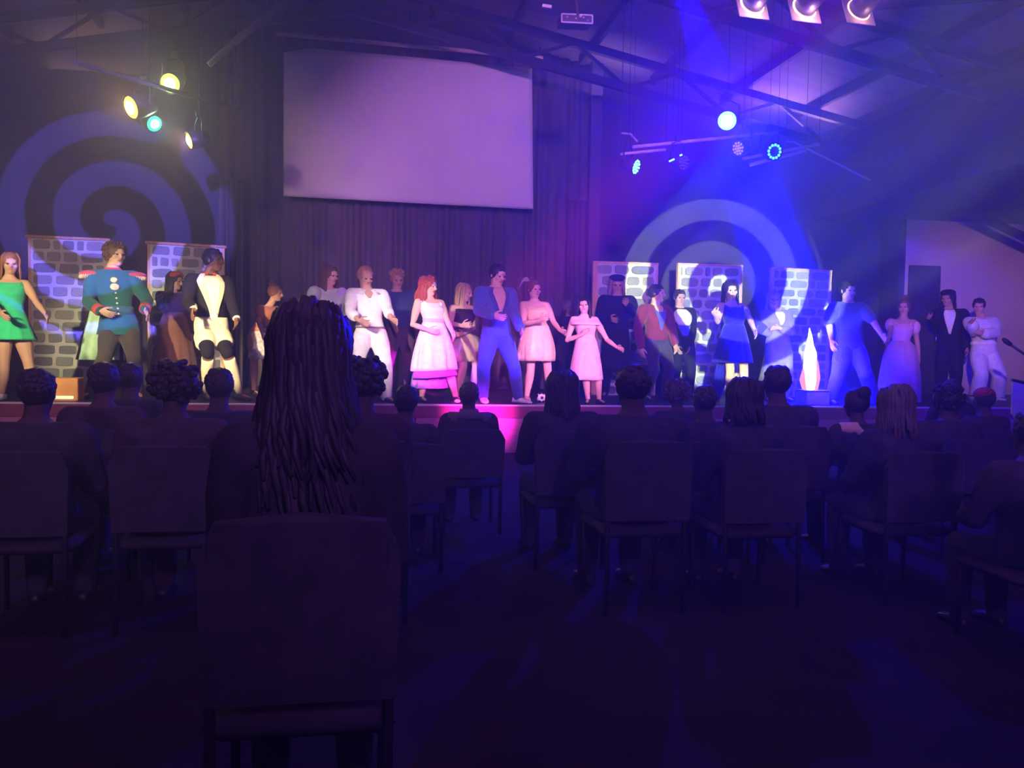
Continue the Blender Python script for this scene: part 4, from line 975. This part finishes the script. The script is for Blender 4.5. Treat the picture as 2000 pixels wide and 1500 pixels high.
# 11 blue suit
Y = YS+.5
r, f = dancer('tall man in a blue suit open over bare chest, legs wide, hand on belly', 970, 508, .5, False, 14, 28, 16, head=(972, 537), neck=(968, 562), hip=(970, 655), aL=((934, 606), (962, 616), (986, 622)), aR=((1004, 612), (1016, 642), (1022, 660)),
              fL=(944, 783), fR=(1012, 777), kL=(944, 722), kR=(1004, 718), toeL=0, toeR=45, lean=.98)
C_SUIT = cloth('cloth_suit_blue', (.05, .13, .40)); C_SUITT = cloth('cloth_suit_trousers', (.05, .10, .44))
build_body(f, r, SKIN['light']); hair(f, r, 'short', HAIR['dark'], rnd); j_ = top(f, r, C_SUIT, 'jacket', .96, .485, .022, .835); trousers(f, r, C_SUITT, .018); shoes(f, r, S_WHITE)
patch(f, r, SKIN['light'], 'bare_chest', .665, .835, lambda u: -.04-.40*u, lambda u: .04+.45*u, .027, parent=j_)
for sg in (-1, 1): patch(f, r, cloth('cloth_suit_lapel', (.03, .08, .27)), 'lapel', .63, .835, lambda u: sg*(.02+.40*u), lambda u: sg*(.14+.62*u), .034, parent=j_)
# 12 gold dress
Y = YS+.9
r, f = dancer('girl in a strapless gold dress with puffed skirt and feather in her hair', 1041, 545, .9, True, 6, 20, 4, head=(1043, 565), neck=(1044, 588), hip=(1051, 655), aL=((1024, 632), (1054, 626), (1068, 620)), aR=((1082, 630), (1094, 645), (1106, 650)),
              fL=(1029, 772), fR=(1076, 772), kL=(1036, 725), kR=(1070, 725), lean=.98)
build_body(f, r, SKIN['light']); hair(f, r, 'updo', HAIR['brown'], rnd)
skirt(f, r, mat('gold_satin', (.80, .62, .36), .35, .12, 10, .1, sheen=.3), .62, zp(704, Y), wp(37, Y), bodice=.775, name='dress', rip=.06, nr=9, flare=.55, puff=.16)
mb_part(r, 'feather', mat('feather_grey', (.35, .30, .36), .8), lambda q: [q.tube([f.hp(-.4, .9, -.2), f.hp(-1.0-.15*i, 1.3-.12*i, -.2), f.hp(-1.5-.2*i, 1.2-.45*i, -.2)], [.02*f.hh, .14*f.hh, .02*f.hh], 6) for i in range(4)])
shoes(f, r, mat('shoe_nude', (.6, .4, .34), .4))
# 13 pink dress
Y = YS+.45
r, f = dancer('dark haired girl in a pale pink off shoulder dress near the stage edge', 1140, 572, .45, True, -4, -14, 2, 6, head=(1140, 596), neck=(1141, 617), hip=(1146, 680), aL=((1108, 664), (1136, 654), (1152, 640)), aR=((1186, 664), (1204, 678), (1220, 684)),
              fL=(1148, 779), fR=(1170, 782), lean=.98)
build_body(f, r, SKIN['light']); hair(f, r, 'long', HAIR['dark'], rnd, .9)
d_ = skirt(f, r, cloth('cloth_pale_pink', (.82, .52, .62)), .62, zp(740, Y), wp(34, Y), bodice=.785, name='dress', rip=.04, nr=8, flare=.7, puff=.05, shift=f.A*.02)
mb_part(r, 'ruffle', cloth('cloth_pale_pink', (.82, .52, .62)), lambda q: q.ring_loft([[f.surf(fr, 2*PI*j/40, i+.006*math.cos(j*2.2), 1.22, 1.1) for j in range(40)] for fr, i in ((.79, .012), (.77, .03), (.745, .035), (.74, .028))]), d_)
mb_part(r, 'ankle_strap', S_BLACK, lambda q: [q.tube([f.an[k]+V((0, 0, .055)), f.an[k]+V((0, 0, .075))], .045, 12) for k in 'LR']); shoes(f, r, S_BLACK)
# 14 dim figure
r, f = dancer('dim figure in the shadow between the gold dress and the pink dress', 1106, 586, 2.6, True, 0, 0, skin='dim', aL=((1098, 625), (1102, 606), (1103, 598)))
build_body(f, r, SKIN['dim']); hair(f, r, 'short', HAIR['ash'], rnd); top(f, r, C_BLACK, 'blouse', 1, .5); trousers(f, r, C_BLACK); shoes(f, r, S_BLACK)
# 15 black coat and hat
Y = YS+2.05
r, f = dancer('long haired man in a black coat and cap before the left stone flat', 1204, 536, 2.05, False, -8, -10, 10, head=(1205, 556), hip=(1203, 655), aL=((1172, 622), (1190, 622), (1202, 626)), aR=((1238, 610), (1226, 598), (1222, 590)), skin='tan', hatgap=.03)
build_body(f, r, SKIN['tan']); hair(f, r, 'long', HAIR['sandy'], rnd, .55); c_ = top(f, r, C_BLACK, 'coat', 1, .5, .03, .84, .01); skirt(f, r, C_BLACK, .56, ZS+.42, wp(34, Y), name='coat_tails', rip=.03, nr=5); trousers(f, r, C_BLACK); shoes(f, r, S_BLACK)
mb_part(r, 'cap', C_BLACK, lambda q: (q.ell(f.hp(0, .85, -.1), f.ha*1.0*f.hh, f.hf*1.1*f.hh, f.hu*.40*f.hh, 16, 8), q.ell(f.hp(0, .62, .8), f.ha*.7*f.hh, f.hf*.45*f.hh, f.hu*.07*f.hh, 12, 6)))
# 16 maroon jacket
Y = YS+1.35
r, f = dancer('dark haired man in a maroon jacket over a blue waistcoat, looking right', 1280, 548, 1.35, False, 14, 48, 2, head=(1284, 573), neck=(1279, 598), hip=(1283, 665), aL=((1246, 640), (1252, 678)), aR=((1312, 640), (1318, 672)), skin='light', lean=.98)
build_body(f, r, SKIN['light']); hair(f, r, 'short', HAIR['dark'], rnd); j_ = top(f, r, cloth('cloth_maroon', (.17, .018, .05)), 'jacket', .95, .50, .024, .835); trousers(f, r, cloth('cloth_ink', (.04, .03, .07)), .018); shoes(f, r, S_BLACK)
patch(f, r, cloth('cloth_royal', (.08, .08, .55)), 'waistcoat', .60, .80, lambda u: -.05-.35*u, lambda u: .05+.40*u, .030, parent=j_)
patch(f, r, SKIN['light'], 'open_neck', .775, .838, lambda u: -.10-.35*u, lambda u: .10+.42*u, .034, parent=j_)
# 17 small tuxedo
Y = YS+1.9
r, f = dancer('short person in a black dinner jacket with a round white shirt front', 1328, 566, 1.9, False, 4, 0, 6, hip=(1332, 668), aL=((1312, 650), (1322, 676)), aR=((1352, 648), (1346, 676)), skin='tan', lean=.98)
build_body(f, r, SKIN['tan']); hair(f, r, 'short', HAIR['dark'], rnd); j_ = top(f, r, C_BLACK, 'dinner_jacket', .95, .50, .024, .835); trousers(f, r, C_BLACK, .018); shoes(f, r, S_BLACK)
patch(f, r, C_WHITE, 'shirt_front', .665, .825, lambda u: -.78*math.sin(.5+2.2*u)**.6, lambda u: .62*math.sin(.5+2.2*u)**.6, .034, parent=j_)
patch(f, r, cloth('cloth_royal', (.08, .08, .55)), 'waistcoat', .56, .665, lambda u: -.2-.5*u, lambda u: .2+.4*u, .032, parent=j_)
# 18 blue gown
Y = YS+.5
r, f = dancer('woman with long black hair in a royal blue gown with train, arms bent', 1428, 543, .5, True, 4, -6, 4, 4, head=(1427, 567), neck=(1429, 591), hip=(1436, 660), aL=((1402, 628), (1396, 614), (1393, 606)), aR=((1464, 622), (1474, 646), (1478, 656)),
              fL=(1424, 776), fR=(1452, 776), kL=(1426, 724), lean=.98)
C_ROY = cloth('cloth_royal_gown', (.012, .006, .55))
build_body(f, r, SKIN['light']); hair(f, r, 'wavy', HAIR['dark'], rnd, 1.15); skirt(f, r, C_ROY, .63, zp(702, Y), wp(44, Y), bodice=.79, strap=True, name='dress', rip=.06, nr=8, flare=.85, shift=f.A*.0, slope=.0)
q = MB(); rows = []
for i in range(11):
    u = i/10; rows.append([f.spine(.60)-f.Fv*(.11+.12*u)+f.A*(-.10-.13*u+(.22+.13*u-.22*u*u)*j/12)+f.Fv*.02*math.sin(j*1.7)*u-V((0, 0, (f.spine(.60).z-ZS-.02)*u)) for j in range(13)])
q.grid(rows); q.build('train', C_ROY, r, org=r.location, solid=.012); shoes(f, r, S_BLACK)
mb_part(r, 'flower', C_WHITE, lambda q: [q.ball(f.surf(.775, .75, .03)+V((.018*math.sin(i*1.25), -.01, .018*math.cos(i*1.25))), .014, 8, 5) for i in range(5)])
# 19 grey violet suit
Y = YS+1.3
r, f = dancer('fair haired person in a long grey violet coat with white shirt, holding a flat pad', 1511, 562, 1.3, True, -8, -14, 4, -5, head=(1511, 585), neck=(1516, 607), hip=(1520, 672), aL=((1500, 650), (1484, 642), (1478, 640)), aR=((1546, 648), (1520, 640), (1504, 640)), skin='light', hgt=1.72)
C_GV = cloth('cloth_grey_violet', (.26, .21, .38)); build_body(f, r, SKIN['light']); hair(f, r, 'wavy', HAIR['grey'], rnd, .7); j_ = top(f, r, C_GV, 'coat', .8, .50, .022, .83)
skirt(f, r, C_GV, .58, ZS+.30, wp(36, Y), name='coat_skirt', rip=.04, nr=6); trousers(f, r, C_GV); shoes(f, r, S_BLACK)
patch(f, r, C_WHITE, 'shirt_front', .69, .825, lambda u: -.02-.25*u, lambda u: .10+.5*u, .030, parent=j_)
P19 = (f.wr['L']+f.hd['L']*.09).copy()
q = MB(); q.box((-.11, -.012, -.075), (.11, .012, .075), .008, Matrix.Translation(P19+V((0, -.05, .02))) @ Matrix.Rotation(.6, 4, 'Y') @ Matrix.Rotation(.3, 4, 'X'))
o = q.build('pad', mat('pad_dark', (.06, .05, .16), .4), org=P19+V((0, -.05, .02)), smooth=False); tag(o, 'dark flat pad held by the grey violet coat', 'pad')
# 20 blue lit man
Y = YS+.6
r, f = dancer('man in loose dark shirt, legs wide apart, right of the uplight glow', 1655, 543, .6, False, 0, 4, 2, head=(1656, 568), neck=(1656, 592), hip=(1660, 678), aL=((1618, 628), (1624, 664)), aR=((1702, 622), (1722, 654), (1732, 666)),
              fL=(1624, 785), fR=(1708, 780), kL=(1636, 735), kR=(1690, 730), skin='light', lean=.97)
build_body(f, r, SKIN['light']); hair(f, r, 'short', HAIR['dark'], rnd); top(f, r, cloth('cloth_slate_blue', (.10, .10, .24)), 'shirt', .5, .485, .03, .835, .02); trousers(f, r, cloth('cloth_pale_blue', (.14, .15, .60)), .026, wide=.012); shoes(f, r, S_BLACK)
# 21 pink ballgown
Y = YS+.95
r, f = dancer('woman in a dusty pink ball gown with wide skirt, right of the blue lit man', 1766, 576, .95, True, -22, -45, 6, head=(1766, 599), neck=(1764, 622), hip=(1757, 690), aL=((1738, 650), (1734, 668), (1730, 674)), skin='tan', hgt=1.62)
C_DP = cloth('cloth_dusty_pink', (.66, .36, .42)); build_body(f, r, SKIN['tan']); hair(f, r, 'updo', HAIR['brown'], rnd)
skirt(f, r, C_DP, .62, ZS+.03, wp(42, Y), wp(46, Y), bodice=.79, name='gown', rip=.05, nr=9, flare=.36, puff=.10, strap=True)
for k in 'LR': mb_part(r, 'puff_sleeve', C_DP, lambda q: q.ell(f.sh[k].lerp(f.el[k], .25), V((.08, 0, 0)), V((0, .08, 0)), V((0, 0, .10)), 12, 8))
shoes(f, r, S_BLACK)
# 22 black suit with cap
Y = YS+2.8
r, f = dancer('person in a black suit, white shirt front and dark cap before the far right door', 1851, 561, 2.8, False, -35, -55, 4, head=(1851, 583), hip=(1856, 680), aL=((1834, 636), (1818, 622), (1812, 617)), skin='dim', hatgap=.02)
build_body(f, r, SKIN['tan']); hair(f, r, 'long', HAIR['dark'], rnd, .55); j_ = top(f, r, C_BLACK, 'jacket', .95, .47, .028, .835); trousers(f, r, C_BLACK, .025); shoes(f, r, S_BLACK)
patch(f, r, C_WHITE, 'shirt_front', .62, .83, lambda u: -.1-.35*u, lambda u: .02+.40*u, .036, parent=j_)
mb_part(r, 'cap', C_BLACK, lambda q: (q.ell(f.hp(0, .8, -.1), f.ha*.98*f.hh, f.hf*1.1*f.hh, f.hu*.45*f.hh, 16, 8), q.ell(f.hp(0, .5, .85), f.ha*.65*f.hh, f.hf*.45*f.hh, f.hu*.07*f.hh, 12, 6)))
# 23 white robe
Y = YS+1.9
r, f = dancer('dark haired person in a loose white robe and wide white trousers before the white wall', 1912, 575, 1.9, False, -20, -40, 8, head=(1912, 598), neck=(1917, 622), hip=(1922, 690), aL=((1902, 648), (1900, 632), (1896, 626)), aR=((1944, 650), (1922, 652), (1908, 648)),
              fL=(1906, 775), fR=(1948, 775), skin='tan', lean=.98)
build_body(f, r, SKIN['tan']); hair(f, r, 'short', HAIR['dark'], rnd); C_WR = cloth('cloth_robe', (.62, .60, .70)); top(f, r, C_WR, 'robe', .9, .46, .032, .83, .06); trousers(f, r, C_WR, .03, wide=.035); shoes(f, r, S_WHITE)
mb_part(r, 'sash', C_WHITE, lambda q: q.ring_loft([f.ring_at(.575, .045, 22), f.ring_at(.61, .045, 22)]))
bake_all()

# ------------------------------------------------------------------ the audience
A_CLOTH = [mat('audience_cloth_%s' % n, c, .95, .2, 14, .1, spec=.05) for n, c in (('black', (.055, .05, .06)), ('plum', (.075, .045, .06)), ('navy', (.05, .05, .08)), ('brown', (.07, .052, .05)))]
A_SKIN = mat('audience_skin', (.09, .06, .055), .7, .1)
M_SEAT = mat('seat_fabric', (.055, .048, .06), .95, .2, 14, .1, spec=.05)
def seated(H, fem, wide):
    fig = Fig(H, PI, fem); fig.hip = V((0, 0, .47)); fig.neck = V((0, .0, .47+.335*H)); fig.head = fig.neck+V((0, .025*H, .098*H)); fig.set_head(PI, .05)
    fig.sh, fig.el, fig.wr, fig.hd, fig.hj, fig.kn, fig.an, fig.toe = {}, {}, {}, {}, {}, {}, {}, {}; fig.curl = {'L': .5, 'R': .5}
    fig.tab = [(a, b*wide if a < .83 else b, c*wide if a < .83 else c, d) for a, b, c, d in fig.tab]
    for k, sg in (('L', -1), ('R', 1)):
        fig.sh[k] = fig.spine(.795)+fig.A*sg*(.10 if fem else .112)*H*wide
        fig.el[k] = fig.sh[k]+fig.A*sg*.03*H+fig.Fv*.06*H-V((0, 0, .155*H)); fig.wr[k] = fig.el[k]+fig.Fv*.13*H-fig.A*sg*.06*H-V((0, 0, .02*H)); fig.hd[k] = (fig.Fv-fig.A*sg*.5).normalized()
        fig.hj[k] = fig.hip+fig.A*sg*.055*H; fig.kn[k] = fig.hj[k]+fig.Fv*.245*H+fig.A*sg*.02*H+V((0, 0, .02)); fig.an[k] = V((fig.kn[k].x, fig.kn[k].y-.02, .075)); fig.toe[k] = fig.Fv
    return fig
def chair_proto():
    root = empty('audience_chair', (0, 0, 0))
    mb = MB(); mb.box((-.22, -.20, .40), (.22, .24, .455), .02); mb.build('seat', M_SEAT, root)
    mb = MB(); n = 10; rows = []
    mb.ring_loft([[V((x, -.235-.03*(z-.5)*1.0+y+.03*math.cos(x*5), z)) for x, z in ((-.215, .5), (.215, .5), (.225, .82), (.19, .90), (0, .915), (-.19, .90), (-.225, .82))] for y in (-.02, .02)]); mb.build('backrest', M_SEAT, root, smooth=False)
    for sx in (-1, 1):
        mb = MB(); mb.tube([V((sx*.20, -.23, .012)), V((sx*.20, -.215, .42)), V((sx*.20, -.24, .86))], .013, 7); mb.build('leg', M_STEEL, root)
        mb = MB(); mb.tube([V((sx*.20, .22, .012)), V((sx*.20, .21, .41))], .013, 7); mb.build('leg', M_STEEL, root)
    return root
VAR = []
for H, fem, wd in ((1.62, False, 1.0), (1.62, True, 1.0), (1.62, False, 1.16), (1.62, True, 1.10)):
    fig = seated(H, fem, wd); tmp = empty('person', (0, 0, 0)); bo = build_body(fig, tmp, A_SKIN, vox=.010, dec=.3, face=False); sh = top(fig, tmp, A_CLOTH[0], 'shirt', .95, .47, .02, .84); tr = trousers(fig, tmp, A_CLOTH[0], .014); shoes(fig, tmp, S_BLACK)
    VAR.append((fig, tmp, [bo, sh, tr]+[o for o in tmp.children if o.name.startswith('shoe')]))
bake_all()
chair0 = chair_proto(); first_chair = [True]
def sitter(label, cx, tp, d, var, style, hc, cl, hl=1.0, wide=1.0, turn=0, clabel=None, extra=None, headcover=None, lift=0.0):
    fig, tmp, parts = VAR[var]
    P = at(cx, tp, d); topz = fig.hp(0, 1.12, 0).z if style not in ('afro', 'updo') else fig.hp(0, 1.45, 0).z
    s = P.z/topz
    root = empty('person', (P.x, d-fig.head.y*s, 0), label, 'person', 'seated audience seen from behind'); root.rotation_euler.z = math.radians(turn); root.scale = (s*wide, s*wide, s)
    for p in parts:
        c = p.copy(); COL.objects.link(c); c.parent = root
        if p.name.startswith(('shirt', 'trousers')):
            c.data = p.data if cl == 0 else cloth_copy(p.data, cl)
    h = hair(fig, root, style, HAIR[hc], rnd, hl) if style else None
    if h is not None: h.data.transform(Matrix.Translation(root.location))
    if extra: extra(fig, root)
    if first_chair[0]: ch = chair0; first_chair[0] = False
    else: ch = copy_tree(chair0)
    ch.location = (P.x, d-fig.head.y*s-.02, 0); ch.scale = (1.0, 1.0, min(s, 1.04)); ch.rotation_euler.z = root.rotation_euler.z
    tag(ch, clabel or ('dark audience chair under the ' + label.replace('seated ', '')), 'chair', 'audience chairs')
    return root, fig, s
CC = {}
def cloth_copy(me, k):
    key = (me.name, k)
    if key not in CC:
        CC[key] = me.copy(); CC[key].materials.clear(); CC[key].materials.append(A_CLOTH[k])
    return CC[key]
def loc_part(root, name, ma, fn, **k):
    q = MB(); fn(q); return q.build(name, ma, root, **k)
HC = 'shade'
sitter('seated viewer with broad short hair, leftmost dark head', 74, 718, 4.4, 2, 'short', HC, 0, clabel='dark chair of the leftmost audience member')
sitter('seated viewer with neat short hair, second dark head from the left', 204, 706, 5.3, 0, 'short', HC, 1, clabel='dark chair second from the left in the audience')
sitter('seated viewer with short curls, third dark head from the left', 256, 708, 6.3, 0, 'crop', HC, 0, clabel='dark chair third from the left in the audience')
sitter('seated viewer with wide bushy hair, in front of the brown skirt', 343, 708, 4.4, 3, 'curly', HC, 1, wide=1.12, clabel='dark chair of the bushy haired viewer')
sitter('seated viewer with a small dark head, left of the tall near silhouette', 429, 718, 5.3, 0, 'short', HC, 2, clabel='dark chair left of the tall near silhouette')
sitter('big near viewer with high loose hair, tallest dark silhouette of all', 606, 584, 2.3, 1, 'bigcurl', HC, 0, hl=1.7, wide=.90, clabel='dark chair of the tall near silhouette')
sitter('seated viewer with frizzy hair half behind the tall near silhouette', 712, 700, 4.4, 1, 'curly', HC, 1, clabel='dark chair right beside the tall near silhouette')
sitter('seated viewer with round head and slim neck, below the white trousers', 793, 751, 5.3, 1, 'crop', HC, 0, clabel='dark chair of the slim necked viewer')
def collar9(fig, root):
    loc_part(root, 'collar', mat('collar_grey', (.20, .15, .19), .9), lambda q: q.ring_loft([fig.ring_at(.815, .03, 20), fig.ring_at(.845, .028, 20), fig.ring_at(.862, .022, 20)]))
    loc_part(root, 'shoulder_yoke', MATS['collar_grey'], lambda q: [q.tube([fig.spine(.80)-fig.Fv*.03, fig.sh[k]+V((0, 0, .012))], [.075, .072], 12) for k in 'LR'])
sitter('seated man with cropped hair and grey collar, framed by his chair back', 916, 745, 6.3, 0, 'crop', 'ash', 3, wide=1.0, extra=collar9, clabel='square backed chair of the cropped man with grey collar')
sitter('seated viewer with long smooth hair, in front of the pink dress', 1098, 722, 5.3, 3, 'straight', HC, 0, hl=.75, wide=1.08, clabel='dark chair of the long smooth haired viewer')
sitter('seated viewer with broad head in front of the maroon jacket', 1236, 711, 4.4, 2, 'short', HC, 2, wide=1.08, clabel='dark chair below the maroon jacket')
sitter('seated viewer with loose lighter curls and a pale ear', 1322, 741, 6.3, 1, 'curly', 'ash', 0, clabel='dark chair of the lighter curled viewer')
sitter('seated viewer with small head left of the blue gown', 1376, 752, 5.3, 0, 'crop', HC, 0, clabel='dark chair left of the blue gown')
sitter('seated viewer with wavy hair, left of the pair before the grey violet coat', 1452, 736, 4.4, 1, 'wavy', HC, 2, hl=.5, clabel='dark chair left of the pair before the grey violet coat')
sitter('seated viewer with high rounded head, right of the pair before the uplight glow', 1517, 713, 5.3, 2, 'short', HC, 0, clabel='dark chair right of the pair before the uplight glow')
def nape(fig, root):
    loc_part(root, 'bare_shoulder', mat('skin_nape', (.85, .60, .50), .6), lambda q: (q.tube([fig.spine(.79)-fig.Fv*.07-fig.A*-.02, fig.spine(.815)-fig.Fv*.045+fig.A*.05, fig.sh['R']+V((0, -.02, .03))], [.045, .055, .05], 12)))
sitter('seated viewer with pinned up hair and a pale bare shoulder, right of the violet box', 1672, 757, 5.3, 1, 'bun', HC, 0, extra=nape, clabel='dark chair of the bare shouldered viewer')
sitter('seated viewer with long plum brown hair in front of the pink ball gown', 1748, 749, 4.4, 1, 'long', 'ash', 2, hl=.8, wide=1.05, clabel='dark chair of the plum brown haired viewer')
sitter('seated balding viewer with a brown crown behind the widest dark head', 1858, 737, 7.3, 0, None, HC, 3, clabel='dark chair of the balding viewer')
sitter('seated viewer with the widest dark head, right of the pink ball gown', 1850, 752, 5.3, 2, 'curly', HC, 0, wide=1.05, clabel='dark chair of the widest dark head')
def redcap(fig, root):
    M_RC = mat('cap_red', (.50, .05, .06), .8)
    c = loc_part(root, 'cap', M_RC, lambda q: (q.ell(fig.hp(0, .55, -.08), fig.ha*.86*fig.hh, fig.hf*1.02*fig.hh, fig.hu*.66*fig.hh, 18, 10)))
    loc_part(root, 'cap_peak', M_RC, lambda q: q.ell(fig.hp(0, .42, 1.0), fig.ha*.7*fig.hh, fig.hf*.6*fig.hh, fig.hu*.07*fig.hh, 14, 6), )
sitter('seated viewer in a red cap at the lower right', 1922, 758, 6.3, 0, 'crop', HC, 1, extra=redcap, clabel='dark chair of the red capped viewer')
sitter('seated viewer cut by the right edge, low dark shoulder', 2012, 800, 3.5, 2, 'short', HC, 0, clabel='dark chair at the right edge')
# the unscaled patterns are removed, their meshes live on in the sitters
for fig, tmp, parts in VAR:
    for p in parts: bpy.data.objects.remove(p)
    bpy.data.objects.remove(tmp)
